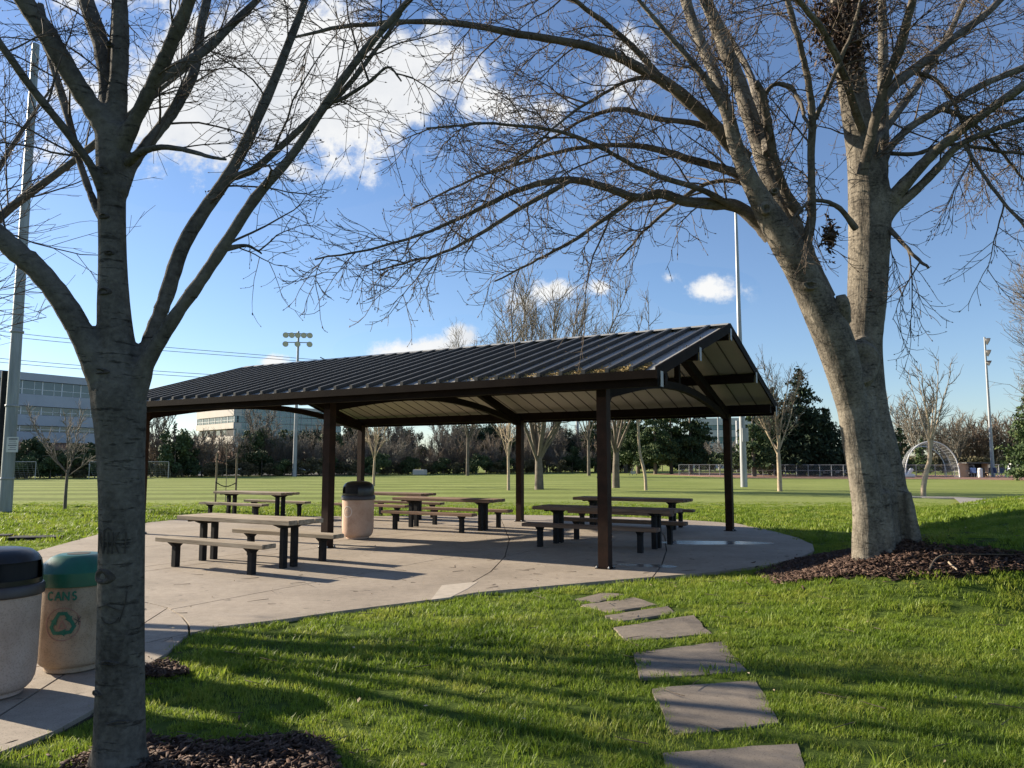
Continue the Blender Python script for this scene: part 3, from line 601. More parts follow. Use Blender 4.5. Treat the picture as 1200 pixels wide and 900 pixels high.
for side in (-1, 1):
    te = TM + side * (TM + OE)
    a = (TM + side * .02, te)
    def slope(off0, off1, s0, s1, t0, t1): return sprism(s0, s1, [(t0, zt(t0) + off0), (t1, zt(t1) + off0), (t1, zt(t1) + off1), (t0, zt(t0) + off1)])
    rp = slope(-.022, 0, .0, pw, *a).build('x', M['roof']); me = rp.data; bpy.data.objects.remove(rp)
    shared('roof_panel', me, NP, lambda k: (X0 + k * pw, 0, 0), sh)
    rp = slope(.0005, .080, -.032, .032, TM + side * .05, te - side * .02).build('x', M['rib']); me = rp.data; bpy.data.objects.remove(rp)
    shared('roof_rib', me, NP - 1, lambda k: (X0 + (k + 1) * pw, 0, 0), sh)
    cp = slope(-.055, -.035, .014, pw - .014, TM + side * .02, te - side * .04).build('x', M['ceil']); me = cp.data; bpy.data.objects.remove(cp)
    shared('ceiling_panel', me, NP, lambda k: (X0 + k * pw, 0, 0), sh)
    cp = slope(-.068, -.030, -.012, .012, TM + side * .02, te - side * .04).build('x', M['seam']); me = cp.data; bpy.data.objects.remove(cp)
    shared('ceiling_seam', me, NP - 1, lambda k: (X0 + (k + 1) * pw, 0, 0), sh)
    # eave trim and gable trims
    sprism(X0 - .03, X1 + .03, [(te, zt(te) - .115), (te + side * .03, zt(te) - .115), (te + side * .035, zt(te) + .012), (te, zt(te) + .012)]).build('eave_trim', M['steel_dark'], sh)
    for s_ in (X0 - .034, X1 + .002): slope(-.115, .070, s_, s_ + .032, TM, te + side * .035).build('gable_trim', M['steel_dark'], sh)
sprism(X0, X1, [(TM - .14, zt(TM - .14) + .064), (TM, ZR + .078), (TM + .14, zt(TM + .14) + .064), (TM, ZR + .066)]).build('ridge_cap', M['roof'], sh)
for t in (-.38, 1.72, TM, DEP - 1.72, DEP + .38):
    zz_ = zt(t) - .075; sprism(X0 + .02, X1 - .02, [(t - .05, zz_ - .20), (t + .05, zz_ - .20), (t + .05, zz_ - (0 if t != TM else .02)), (t - .05, zz_ - (0 if t != TM else .02))]).build('purlin', M['steel_dark'], sh)
    MB().box((X0 - .037, -t, zz_ - .09), (.006, .12, .24)).build('purlin_cap', M['galv'], sh)
for t in (0, DEP): sprism(X0 + .02, X1 - .02, [(t - .065, 2.90), (t + .065, 2.90), (t + .065, 3.11), (t - .065, 3.11)]).build('eave_beam', M['steel_dark'], sh)
for s_ in (0, BAY, 2 * BAY):
    for side in (-1, 1):
        te = TM + side * (TM + .1)
        sprism(s_ - .07, s_ + .07, [(TM, zt(TM) - .50), (te, zt(te) - .46), (te, zt(te) - .277), (TM, zt(TM) - .277)]).build('rafter', M['steel_dark'], sh)
        t0 = TM + side * TM
        b = MB(); prev = None
        for k in range(7):
            f = k / 6; tt = t0 + (TM - t0) * f; z_ = 2.80 + .46 * math.sin(f * math.pi / 2)
            if prev: b.bar((s_, -prev[0], prev[1]), (s_, -tt, z_), .11, .15)
            prev = (tt, z_)
        b.build('arched_tie', M['steel_dark'], sh)
        ts = 1 if side < 0 else -1
        sprism(s_ - .008 - .07, s_ - .07, [(t0, 2.6), (t0 + ts * .30, 2.86), (t0 + ts * .75, 3.2), (t0, 2.98)]).build('gusset_plate', M['steel_dark'], sh)
    MB().box((s_, -TM, 3.62), (.10, .12, .66)).build('king_post', M['steel_dark'], sh)
    for t in (0, DEP):
        p = MB().box((s_, -t, 1.44), (.175, .175, 2.92), bev=.012).build('post', M['post'], sh)
        MB().box((s_, -t, .006), (.25, .25, .012)).build('base_plate', M['steel_dark'], p)
        b = MB()
        for sx in (-1, 1):
            for sy in (-1, 1): b.lathe([(.016, 0), (.016, .02), (.008, .032)], 8, (s_ + sx * .105, -t + sy * .105, .012))
        b.build('anchor_bolts', M['galv'], p)
# leaf litter caught on the eave
n = 2600; s_ = rng.exponential(1.1, n) - .9; s_ = s_[(s_ < 3.4)]; n = len(s_); t = -.5 + np.abs(rng.normal(0, .22, n)); s2 = rng.uniform(-1, 3, 260); t2 = rng.uniform(-.4, 2.6, 260) ; s_ = np.concatenate([s_, s2]); t = np.concatenate([t, t2]); n = len(s_)
c = np.stack([P1.x + AX.x * s_ + BX.x * t, P1.y + AX.y * s_ + BX.y * t, ZR - SL * np.abs(t - TM) + .012 + np.abs(rng.normal(0, .008, n))], -1)
u = norm(rng.normal(size=(n, 3)) * [1, 1, .4]); w_ = norm(np.cross(u, rng.normal(size=(n, 3)))); l = rng.uniform(.012, .035, n)[:, None]
V = np.stack([c - u * l, c - w_ * l * .4, c + u * l, c + w_ * l * .4], 1)
put(link('leaf_litter', npmesh('leaf_litter', V, np.arange(n)[:, None] * 4 + np.array([[0, 1, 2, 3]]), None, False, [M['debris']])), 'dry brown leaf litter caught along the near eave at the right end of the shelter roof', 'leaf litter', kind='stuff')

# ------------------------------------------------------------------ picnic tables and benches
ANG = R(150)
def make_table(mname):
    t = empty('picnic_table', (0, 0, 0), ANG)
    for k in range(4):
        y = (k - 1.5) * .19; dx = (.0, .012, -.01, .006)[k]
        MB().box((dx, y, .742), (3.0, .183, .075), bev=.008).build('plank', M[mname], t)
    for sx in (-1, 1):
        MB().add([(sx * 1.08 - .045, -.34, .703), (sx * 1.08 + .045, -.34, .703), (sx * 1.08 + .045, .34, .703), (sx * 1.08 - .045, .34, .703),
                  (sx * 1.08 - .045, -.17, .635), (sx * 1.08 + .045, -.17, .635), (sx * 1.08 + .045, .17, .635), (sx * 1.08 - .045, .17, .635)],
                 [(0, 1, 2, 3), (7, 6, 5, 4), (0, 4, 5, 1), (1, 5, 6, 2), (2, 6, 7, 3), (3, 7, 4, 0)]).build('bracket', M['leg'], t)
        MB().box((sx * 1.22, 0, .690), (.06, .66, .028)).build('cleat', M['leg'], t)
        for sy in (-1, 1):
            MB().box((sx * 1.08, sy * .115, .317), (.095, .095, .634), bev=.006).build('leg', M['leg'], t)
    return t
def make_bench(mname, ln):
    t = empty('bench', (0, 0, 0), ANG)
    for k in range(2): MB().box(((.01, -.014)[k], (k - .5) * .148, .437), (ln, .142, .07), bev=.008).build('plank', M[mname], t)
    for sx in (-1, 1):
        x = sx * (ln / 2 - .36)
        MB().add([(x - .04, -.14, .401), (x + .04, -.14, .401), (x + .04, .14, .401), (x - .04, .14, .401), (x - .04, -.055, .33), (x + .04, -.055, .33), (x + .04, .055, .33), (x - .04, .055, .33)],
                 [(0, 1, 2, 3), (7, 6, 5, 4), (0, 4, 5, 1), (1, 5, 6, 2), (2, 6, 7, 3), (3, 7, 4, 0)]).build('bracket', M['leg'], t)
        MB().box((x, 0, .17), (.095, .095, .34), bev=.006).build('leg', M['leg'], t)
    return t
tproto = {}; bproto = {}
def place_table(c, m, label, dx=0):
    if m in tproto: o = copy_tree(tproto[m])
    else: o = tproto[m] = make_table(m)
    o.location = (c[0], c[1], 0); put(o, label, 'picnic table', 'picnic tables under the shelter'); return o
def place_bench(c, side, m, ln, label, off=.86, sh_=0):
    k = (m, ln)
    if k in bproto: o = copy_tree(bproto[k])
    else: o = bproto[k] = make_bench(m, ln)
    o.location = (c[0] + BX.x * side * off + AX.x * sh_, c[1] + BX.y * side * off + AX.y * sh_, 0)
    put(o, label, 'bench', 'benches at the picnic tables'); return o
T = [((-4.47, 13.18), 'wood_pale', 2.5, 'weathered grey picnic table nearest on the left, in full sun', 'sunlit weathered bench on the near side of the nearest left picnic table', 'sunlit bench on the far side of the nearest left picnic table'),
     ((-8.0, 24.2), 'wood_pale', 2.75, 'picnic table at the back left corner of the paving against the lawn', 'bench on the near side of the picnic table at the back left corner', 'bench on the far side of the picnic table at the back left corner'),
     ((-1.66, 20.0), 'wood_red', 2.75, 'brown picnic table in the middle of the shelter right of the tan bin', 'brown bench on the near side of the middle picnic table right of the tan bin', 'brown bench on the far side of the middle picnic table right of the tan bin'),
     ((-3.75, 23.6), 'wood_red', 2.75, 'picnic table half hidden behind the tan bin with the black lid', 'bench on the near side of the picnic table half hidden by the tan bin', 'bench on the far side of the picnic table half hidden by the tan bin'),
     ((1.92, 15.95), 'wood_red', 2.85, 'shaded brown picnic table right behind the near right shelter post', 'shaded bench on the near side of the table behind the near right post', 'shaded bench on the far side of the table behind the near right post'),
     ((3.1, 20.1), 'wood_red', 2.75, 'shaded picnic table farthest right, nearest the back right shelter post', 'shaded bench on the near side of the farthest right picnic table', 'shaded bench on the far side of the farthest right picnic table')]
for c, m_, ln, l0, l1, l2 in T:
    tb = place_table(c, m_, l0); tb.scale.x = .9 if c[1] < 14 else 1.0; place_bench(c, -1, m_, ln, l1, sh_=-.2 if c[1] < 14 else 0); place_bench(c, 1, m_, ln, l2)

# ------------------------------------------------------------------ litter bins
def wrap(polys, Rd, a0, z0, name, m_, parent, th=.0015):
    """flat outlines (x,z) subdivided and wrapped round a cylinder of radius Rd, local to parent"""
    b = MB()
    for poly in polys:
        n = len(poly); vs = []
        for rr in (Rd + .0005, Rd + .0005 + th):
            vs += [(rr * math.cos(a0 + x / Rd), rr * math.sin(a0 + x / Rd), z0 + z) for x, z in poly]
        b.add(vs, [tuple(range(n)), tuple(range(n, 2 * n))] + [(i, (i + 1) % n, n + (i + 1) % n, n + i) for i in range(n)])
    return b.build(name, m_, parent)
def stroke(pts, w):
    out = []
    for p, q in zip(pts[:-1], pts[1:]):
        d = Vector((q[0] - p[0], q[1] - p[1])); l = d.length; d /= l; nrm = Vector((-d.y, d.x)) * w / 2; k = max(1, int(l / .012))
        for i in range(k):
            a = Vector(p) + d * (l * i / k - (w * .25 if i == 0 else 0)); c = Vector(p) + d * (l * (i + 1) / k + (w * .25 if i == k - 1 else 0))
            out.append([tuple(a + nrm), tuple(a - nrm), tuple(c - nrm), tuple(c + nrm)])
    return out
def arc(cx_, cz_, r, a0, a1, n): return [(cx_ + r * math.cos(R(a0 + (a1 - a0) * i / n)), cz_ + r * math.sin(R(a0 + (a1 - a0) * i / n))) for i in range(n + 1)]
GL = {'C': [arc(.5, .5, .48, 50, 310, 12)], 'A': [[(0, 0), (.5, 1), (1, 0)], [(.2, .36), (.8, .36)]], 'N': [[(0, 0), (0, 1), (.9, 0), (.9, 1)]],
      'S': [arc(.45, .74, .25, 40, 270, 8) + arc(.45, .25, .25, 90, -140, 8)], 'I': [[(.2, 0), (.2, 1)]], 'K': [[(0, 0), (0, 1)], [(.8, 1), (0, .45)], [(.2, .55), (.85, 0)]]}
def word(s, h, w, gap, sw):
    out = []; x = 0; tot = sum((.4 if c == 'I' else 1) * w + gap for c in s) - gap
    for c in s:
        for pl in GL[c]: out += stroke([(x + p[0] * w - tot / 2, p[1] * h) for p in pl], sw)
        x += (.4 if c == 'I' else 1) * w + gap
    return out
# green lidded can bin
gb = put(empty('recycling_bin', G(85, 783)), 'stained concrete recycling bin with green dome lid and CANS lettering, partly behind the left tree', 'bin')
body = MB().lathe([(.19, .0), (.21, .012), (.21, .05), (.235, .055), (.262, .085), (.275, .13), (.282, .25), (.285, .70), (.27, .72)], 48).build('body', M['bin_stain'], gb, True)
MB().lathe([(.30, .695), (.312, .70), (.312, .805), (.300, .825), (.20, .915), (.165, .93), (.15, .935)], 48).build('lid', M['green'], gb, True, 30)
lidh = MB().lathe([(.0, .934), (.085, .936), (.09, .9375)], 28).build('lid_opening', M['black'], gb)
fa = math.atan2(-gb.location.y, -gb.location.x) - .36
wrap(word('CANS', .062, .047, .014, .013), .2865, fa, .60, 'lettering', M['green_ink'], gb)
rec = []
for k in range(3):
    a = R(90 + 120 * k)
    rot = lambda p: (p[0] * math.cos(a - R(90)) - p[1] * math.sin(a - R(90)), p[0] * math.sin(a - R(90)) + p[1] * math.cos(a - R(90)))
    rec += stroke([rot(p) for p in [(-.052, .005), (-.020, .060), (.016, .060), (.030, .038)]], .019)
    rec.append([rot(p) for p in [(.050, .046), (.012, .030), (.046, .004)]])
rec = [[(p[0] * 1.4, p[1] * 1.4) for p in q] for q in rec]
wrap(rec, .2860, fa + .04, .41, 'recycling_symbol', M['green_ink'], gb)
wrap(stroke(arc(0, 0, .128, 0, 360, 40), .005), .2855, fa + .04, .41, 'ring_mark', M['red_ink'], gb)
rs = stroke([(-.03, -.03), (0, .03)], .008) + stroke([(0, .03), (.03, -.03)], .008) + stroke([(-.02, -.03), (.02, -.03)], .008); wrap(rs, .2852, fa + .04, .41, 'inner_mark', M['red_ink'], gb)
wrap(stroke([(-.02, -.03), (.02, .03)], .006) + stroke([(-.025, .02), (.02, -.01)], .006) + stroke([(0, .035), (.01, -.03)], .005), .2860, fa + .42, .43, 'scribble', M['maroon'], gb)
def black_bin(loc, k, mname, label, face, logo=False):
    o = put(empty('litter_bin', loc), label, 'bin')
    prof = [(.19, 0), (.215, .012), (.215, .04), (.24, .045), (.268, .075), (.288, .12), (.298, .22), (.302, .74), (.285, .755)]
    MB().lathe([(r * k, z * k) for r, z in prof], 48).build('body', M[mname], o, True)
    MB().lathe([(r * k, z * k) for r, z in [(.312, .735), (.322, .745), (.322, .80), (.312, .818), (.306, .82)]], 48).build('lid_band', M['maroon'], o, True, 30)
    # hood: superellipse dome with an opening cut in two sides
    b = MB(); n = 40; prof = [(.298, .80), (.302, .86), (.300, .93), (.288, .99), (.262, 1.035), (.215, 1.068), (.14, 1.085), (.03, 1.09)]
    vs = []
    for (r, z) in prof:
        for i in range(n):
            a = 2 * math.pi * i / n; c_, s_ = math.cos(a), math.sin(a); q = (abs(c_) ** 2.6 + abs(s_) ** 2.6) ** (-1 / 2.6) if True else 1
            vs.append((r * k * c_ * (.93 + .07 * q), r * k * s_ * (.93 + .07 * q), z * k))
    fs = []
    for kk in range(len(prof) - 1):
        for i in range(n):
            ang = (2 * math.pi * (i + .5) / n - face + math.pi) % (2 * math.pi) - math.pi
            if kk in (1, 2) and abs(ang) < .62: continue
            fs.append((kk * n + i, kk * n + (i + 1) % n, (kk + 1) * n + (i + 1) % n, (kk + 1) * n + i))
    fs.append(tuple((len(prof) - 1) * n + i for i in range(n))); b.add(vs, fs); b.build('hood', M['plastic'], o, True, 35)
    M4 = Matrix.Rotation(face, 4, 'Z'); vs = []
    for zz_ in (.855, .995):
        for i in range(9):
            a = -.66 + 1.32 * i / 8; vs.append(M4 @ Vector((.268 * k * math.cos(a), .268 * k * math.sin(a), zz_ * k)))
    MB().add(vs, [(i, i + 1, 10 + i, 9 + i) for i in range(8)]).build('swing_flap', M['black'], o)
    if logo:
        f2 = math.atan2(-loc[1], -loc[0]) - .72; Rb = .3035 * k
        wrap(stroke(arc(0, 0, .115, 0, 360, 36), .012), Rb, f2, .52 * k, 'emblem_ring', M['white_ink'], o)
        wrap([[(-.075, -.01), (-.03, .035), (0, .012), (.03, .05), (.08, -.01), (.02, .005), (0, -.012), (-.03, .006)]] + stroke([(-.07, -.035), (.07, -.035)], .010), Rb, f2, .52 * k, 'emblem_mark', M['bin_pink'], o)
    return o
black_bin(G(-13, 815), .98, 'bin_pink', 'grey pink concrete litter bin with black hooded lid, cut off by the left picture edge', R(-15))
black_bin(G(419, 631), 1.17, 'bin_tan', 'tan concrete litter bin with black lid and round emblem beside middle front post', R(-120), True)

# ------------------------------------------------------------------ small ground things
b = MB(); p = G(42, 630, 0); b.box((p.x, p.y, -.005), (1.05, .5, .07), rz=R(8)); put(b.build('utility_cover', M['leg']), 'dark rectangular utility cover sunk in the lawn behind the bins', 'cover')
b = MB(); p = G(-3, 628, 0); b.box((p.x, p.y, -.005), (.6, .4, .07), rz=R(8)); put(b.build('utility_cover', M['leg']), 'dark utility cover in the lawn cut off by the left picture edge', 'cover')
# staked sapling behind the back left table
SP = G(264, 588); sap = put(empty('staked_sapling', SP), 'thin sapling tied between two wooden stakes behind the back left table', 'sapling')
for sx in (-1, 1):
    MB().tube([(sx * .43, 0, -.2), (sx * .43 + .01, 0, 1.0), (sx * .43, 0, 2.1)], [.042, .042, .04], 8).build('stake', M['stake'], sap, True)
for z_ in (.85, 1.85):
    pts = [(-.43 + .86 * i / 12, (-.05), z_ - .17 * math.sin(math.pi * i / 12) + (.06 * (i / 12 - .3) if z_ > 1 else -.05 * i / 12)) for i in range(13)]
    MB().tube(pts, .022, 6).build('rubber_tie', M['rubber'], sap, True)
st = smoothline([(0, 0, -.1), (.01, 0, 1.0), (-.02, 0, 2.0), (-.03, 0, 2.9)], 12); MB().tube(st, np.linspace(.02, .006, 12), 6).build('trunk', M['farbark'], sap, True)
a = Acc(); s_, d_, t_, _ = spawn(st[None], 9, .6, .98, .7); P_ = grow(s_, d_, rng.uniform(.25, .6, len(s_)), 5, [.15], .1); a.add(*tubes(P_, np.tile(np.linspace(.007, .003, 5), (len(P_), 1)), 4)); link('crown', a.mesh('crown', M['fartwig']), sap)

# ------------------------------------------------------------------ poles
def pole(name, base, h, r0, r1, mname, label, cat, bands=()):
    o = put(empty(name, (base.x, base.y, 0)), label, cat)
    MB().tube([(0, 0, -.1), (0, 0, h * .5), (0, 0, h)], [r0, (r0 + r1) / 2, r1], 16).build('shaft', M[mname], o, True)
    return o
def zat(v, Y): return A(600, v, Y).z
def lampbank(o, h, rows, w, ang=0, sz=.5):
    for z_, n_ in rows:
        MB().box((0, 0, z_), (w, .10, .10), rz=ang).build('cross_arm', M['galv'], o)
        for k in range(n_):
            x = (k - (n_ - 1) / 2) * w / max(1, n_ - 1) * .96; q = Vector((x * math.cos(ang), x * math.sin(ang), z_ - .05))
            bb = MB(); prof = [(.06, 0), (.14, .06), (.23, .22), (.29, .40), (.27, .41)]; Mt = Matrix.Rotation(R(118), 4, 'X'); Mt = Matrix.Rotation(ang, 4, 'Z') @ Mt
            nn_ = 14; vs = []
            for r_, zz_ in prof:
                for i in range(nn_): aa = 2 * math.pi * i / nn_; vs.append(q + Mt.to_3x3() @ Vector((r_ * sz / .5 * math.cos(aa), r_ * sz / .5 * math.sin(aa), zz_ * sz / .5)))
            fs = [(kk * nn_ + i, kk * nn_ + (i + 1) % nn_, (kk + 1) * nn_ + (i + 1) % nn_, (kk + 1) * nn_ + i) for kk in range(4) for i in range(nn_)]; fs.append(tuple(range(nn_))[::-1])
            bb.add(vs, fs); lo_ = bb.build('floodlight', M['lamp'], o, True, 50)
            c_ = [q + Mt.to_3x3() @ Vector((.27 * sz / .5 * math.cos(6.283 * i / nn_), .27 * sz / .5 * math.sin(6.283 * i / nn_), .40 * sz / .5)) for i in range(nn_)]
            MB().add(c_, [tuple(range(nn_))]).build('lens', M['lens'], lo_)
p = G(6, 600); o = pole('floodlight_pole', p, zat(52, p.y), .205, .12, 'pole_near', 'thick grey steel floodlight pole standing on the lawn at the left picture edge', 'light pole')
s = A(13.5, 521, p.y - .25); sg = MB().box((s.x - p.x + .02, -.235, s.z), (.40, .012, .52)).build('sign_plate', M['sign'], o)
b = MB()
for k in range(6): b.box((s.x - p.x + .02 + (0 if k % 2 else .02), -.2425, s.z + .19 - k * .072), ((.30, .24, .28, .30, .2, .27)[k], .002, (.05, .02, .02, .035, .02, .02)[k]))
b.build('sign_print', M['print'], sg)
b = MB()
for z_ in (1.1, 3.6, 6.2): b.lathe([(.215, 0), (.222, .02), (.222, .05), (.215, .07)], 16, (0, 0, z_))
b.build('steel_band', M['galv'], o)
p2 = G(-3, 590); o = pole('post', p2, zat(435, p2.y), .16, .16, 'leg', 'plain black post just left of the thick grey floodlight pole', 'post')
p = G(872, 570); o = pole('floodlight_pole', p, zat(236, p.y), .24, .09, 'galv', 'tall pale floodlight pole rising right of the shelter gable', 'light pole')
MB().box((.1, -.30, 3.6), (.42, .10, .95)).build('control_box', M['galv'], o)
p = G(345, 558); hp = zat(391, p.y); o = pole('floodlight_pole', p, hp + .3, .26, .12, 'galv', 'floodlight pole with eight lamps seen above the left half of the shelter roof', 'light pole')
lampbank(o, hp, [(hp, 5), (hp - 1.1, 3)], 3.0, R(6), .62)
p = G(1164, 558.5); hp = zat(398, p.y); o = pole('floodlight_pole', p, hp + .3, .21, .10, 'galv', 'leaning looking floodlight pole beside the ball field dugout at far right', 'light pole')
lampbank(o, hp, [(hp, 2), (hp - 1.4, 2), (hp - 2.6, 1)], 1.5, R(60), .6)
p = G(677, 552.5); o = pole('light_pole', p, zat(430, p.y) - 1, .35, .2, 'galv', 'pale thick pole among the far trees left of the near right post', 'light pole')
p = G(843, 551); o = pole('light_pole', p, zat(480, p.y), .22, .15, 'galv', 'thin far pole in the gap between the cedars left of the back right post', 'light pole')
p = G(866, 553); o = pole('light_pole', p, zat(493, p.y), .4, .35, 'galv', 'white far pole close beside the tall pale floodlight pole', 'light pole')
p = G(387, 556); Yp = p.y; hp = zat(427, Yp); o = pole('street_lamp', p, hp, .16, .09, 'galv', 'street lamp with two raised arms peeping over the shelter roof ridge', 'street lamp')
for sx in (-1, 1):
    b = MB(); b.tube([(0, 0, hp), (sx * .7, 0, hp + .35), (sx * 1.25, 0, hp + .75)], .07, 8).build('arm', M['galv'], o, True)
    MB().bar((sx * 1.15, 0, hp + .68), (sx * 1.75, 0, hp + .98), .32, .14).build('lamp_head', M['lamp'], o)
# power lines: two pairs sagging across the sky, far away
for k, (pts, lb) in enumerate([([(-260, 350), (0, 388), (150, 403), (300, 415.5), (430, 425), (760, 440)], 'upper wire of the upper pair of power lines crossing the left sky'),
                               ([(-260, 356), (0, 393), (150, 407.5), (300, 419), (430, 428), (760, 443)], 'lower wire of the upper pair of power lines crossing the left sky'),
                               ([(-260, 394), (0, 420), (130, 431), (265, 440), (420, 449), (760, 462)], 'upper wire of the lower pair of power lines crossing the left sky'),
                               ([(-260, 399), (0, 424.5), (130, 435), (265, 444), (420, 453), (760, 466)], 'lower wire of the lower pair of power lines crossing the left sky')]):
    q = smoothline([tuple(A(u, v, 150 + u * .06)) for u, v in pts], 30); put(MB().tube(q, .055, 4).build('power_line', M['wire'], None, True), lb, 'power line', 'power lines over the left sky')

# ------------------------------------------------------------------ buildings
def facade(o, p0, p1, ztop, rows, wallm, glassm, depth=18, bayw=2.4, roofm='panel'):
    """rows: (z0,z1,'wall'|'glass'|'punch'|'brick') bottom to top; parts local to empty at p0"""
    d = Vector((p1[0] - p0[0], p1[1] - p0[1], 0)); ln = d.length; X = d.normalized(); Y = Vector((-X.y, X.x, 0))
    if Y.y < 0: Y = -Y
    flip = X.cross(Y).z < 0; Mx = Matrix((X, Y, Vector((0, 0, 1)))).transposed().to_4x4()
    cache = {}
    for (z0, z1, kind) in rows:
        if kind in ('wall', 'brick', 'ledge'):
            pr = .35 if kind == 'ledge' else 0; P0_ = Vector((p0[0], p0[1], 0))
            b = MB(); b.box(P0_ + Mx @ Vector((ln / 2, depth / 2 - pr / 2, (z0 + z1) / 2)), (ln, depth + pr, z1 - z0 - .004), M=Mx); b.build('wall', M['brick'] if kind == 'brick' else M[wallm], o)
        else:
            P0_ = Vector((p0[0], p0[1], 0)); b = MB(); b.box(P0_ + Mx @ Vector((ln / 2, depth / 2 + .35, (z0 + z1) / 2)), (ln - .02, depth - .7, z1 - z0 - .004), M=Mx); b.build('window_backing' if kind == 'glass' else 'wall', M['black'] if kind == 'glass' else M[wallm], o)
            n_ = max(1, int(ln / bayw)); w_ = ln / n_
            key = (round(z1 - z0, 2), kind)
            if key not in cache:
                g_ = .12 if kind == 'glass' else w_ * .22
                bb = MB(); bb.box((0, 0, 0), (w_ - 2 * g_ * (.5 if kind == 'glass' else 1), .06, (z1 - z0) - (.12 if kind == 'glass' else .5))); tmp = bb.build('t', M[glassm]); mp_ = tmp.data; bpy.data.objects.remove(tmp)
                bb = MB(); hh = z1 - z0 - .1
                bb.box((-w_ / 2, -.02, 0), (.16, .16, hh)); bb.box((w_ * .1, -.02, 0), (.07, .1, hh)); bb.box((0, -.02, -hh * .12), (w_ - .2, .1, .07)); tmp = bb.build('t', M['white'] if glassm != 'glass2' else M['galv']); mf_ = tmp.data; bpy.data.objects.remove(tmp)
                cache[key] = (mp_, mf_)
            for k in range(n_):
                w = bpy.data.objects.new('window', cache[key][0]); COL.objects.link(w); w.parent = o
                w.matrix_local = Matrix.Translation(P0_ + Mx @ Vector(((k + .5) * w_, .25 if kind == 'glass' else .30, (z0 + z1) / 2))) @ Mx
                if kind == 'glass':
                    f = bpy.data.objects.new('mullion', cache[key][1]); COL.objects.link(f); f.parent = w
q0 = A(-150, 541, 112); q1 = A(152, 541, 146); q0.z = q1.z = 0
of = put(empty('office_building', q0), 'pale four storey office block with ribbon windows behind the left tree', 'building')
zv = lambda v: A(60, v, 135).z
facade(of, (0, 0), ((q1 - q0).x, (q1 - q0).y), 0, [(-.2, zv(528), 'brick'), (zv(528), zv(519), 'brick'), (zv(519), zv(507), 'ledge'), (zv(507), zv(500), 'glass'), (zv(500), zv(488), 'ledge'), (zv(488), zv(478), 'glass'), (zv(478), zv(465), 'ledge'), (zv(465), zv(449.5), 'glass'), (zv(449.5), zv(441), 'ledge')], 'panel', 'glass', 16, 3.2)
q0 = A(228, 541, 163); q1 = A(272, 541, 150); q0.z = q1.z = 0; zv = lambda v: A(272, v, 150).z
ob = put(empty('office_building', q0), 'cream stone office block with blue green glass wing under the shelter roof, left half', 'building')
facade(ob, (0, 0), ((q1 - q0).x, (q1 - q0).y), 0, [(-.2, zv(529), 'brick'), (zv(529), zv(520), 'punch'), (zv(520), zv(511), 'wall'), (zv(511), zv(502), 'punch'), (zv(502), zv(495), 'wall'), (zv(495), zv(487), 'glass'), (zv(487), zv(474), 'wall')], 'stonewall', 'glass', 14, 2.8)
q2 = A(272.5, 541, 150) - q0; q3 = q2 + Vector((.73, .68, 0)) * 24
facade(ob, (q2.x + .2, q2.y), (q3.x, q3.y), 0, [(-.2, zv(529), 'wall')] + [(zv(529 - 8.5 * k), zv(529 - 8.5 * (k + 1)), 'glass') for k in range(6)] + [(zv(478), zv(474), 'wall')], 'stonewall', 'glass2', 4, 2.2)
q0 = A(812, 541, 205); q1 = A(905, 541, 200); q0.z = q1.z = 0; zv = lambda v: A(840, v, 203).z
oc = put(empty('office_building', q0), 'low pale blue building in the gap between the cedars left of the back right post', 'building')
facade(oc, (0, 0), ((q1 - q0).x, (q1 - q0).y), 0, [(-.2, zv(520), 'wall'), (zv(520), zv(512), 'glass'), (zv(512), zv(504), 'wall'), (zv(504), zv(498), 'glass'), (zv(498), zv(490), 'wall')], 'panel', 'glass2', 14, 3.0)

# ------------------------------------------------------------------ sports field things
def goal(u0, u1, vb, label):
    p, q = G(u0, vb), G(u1, vb - .3); h = 1.72; o = put(empty('football_goal', p), label, 'goal', None); d = q - p; e_ = Vector((-d.y, d.x, 0)).normalized() * 1.1; r_ = .038
    MB().tube([(0, 0, -.05), (0, 0, h)], r_, 8).build('goal_post', M['galv'], o); MB().tube([tuple(d), tuple(d + Vector((0, 0, h)))], r_, 8).build('goal_post', M['galv'], o)
    MB().tube([(0, 0, h), tuple(d + Vector((0, 0, h)))], r_, 8).build('crossbar', M['galv'], o)
    b = MB()
    for k in range(17):
        a_ = d * k / 16; b.bar(a_ + Vector((0, 0, h)), a_ + e_ + Vector((0, 0, .02)), .012, .012)
    for k in range(9):
        z_ = h * (1 - k / 8); b.bar(e_ * k / 8 + Vector((0, 0, z_)), d + e_ * k / 8 + Vector((0, 0, z_)), .012, .012)
    b.build('net', M['mesh'], o); return o
goal(-52, 41, 562, 'white soccer goal left of the nearest left tree'); goal(104, 197, 561, 'white soccer goal just right of the nearest left tree trunk')
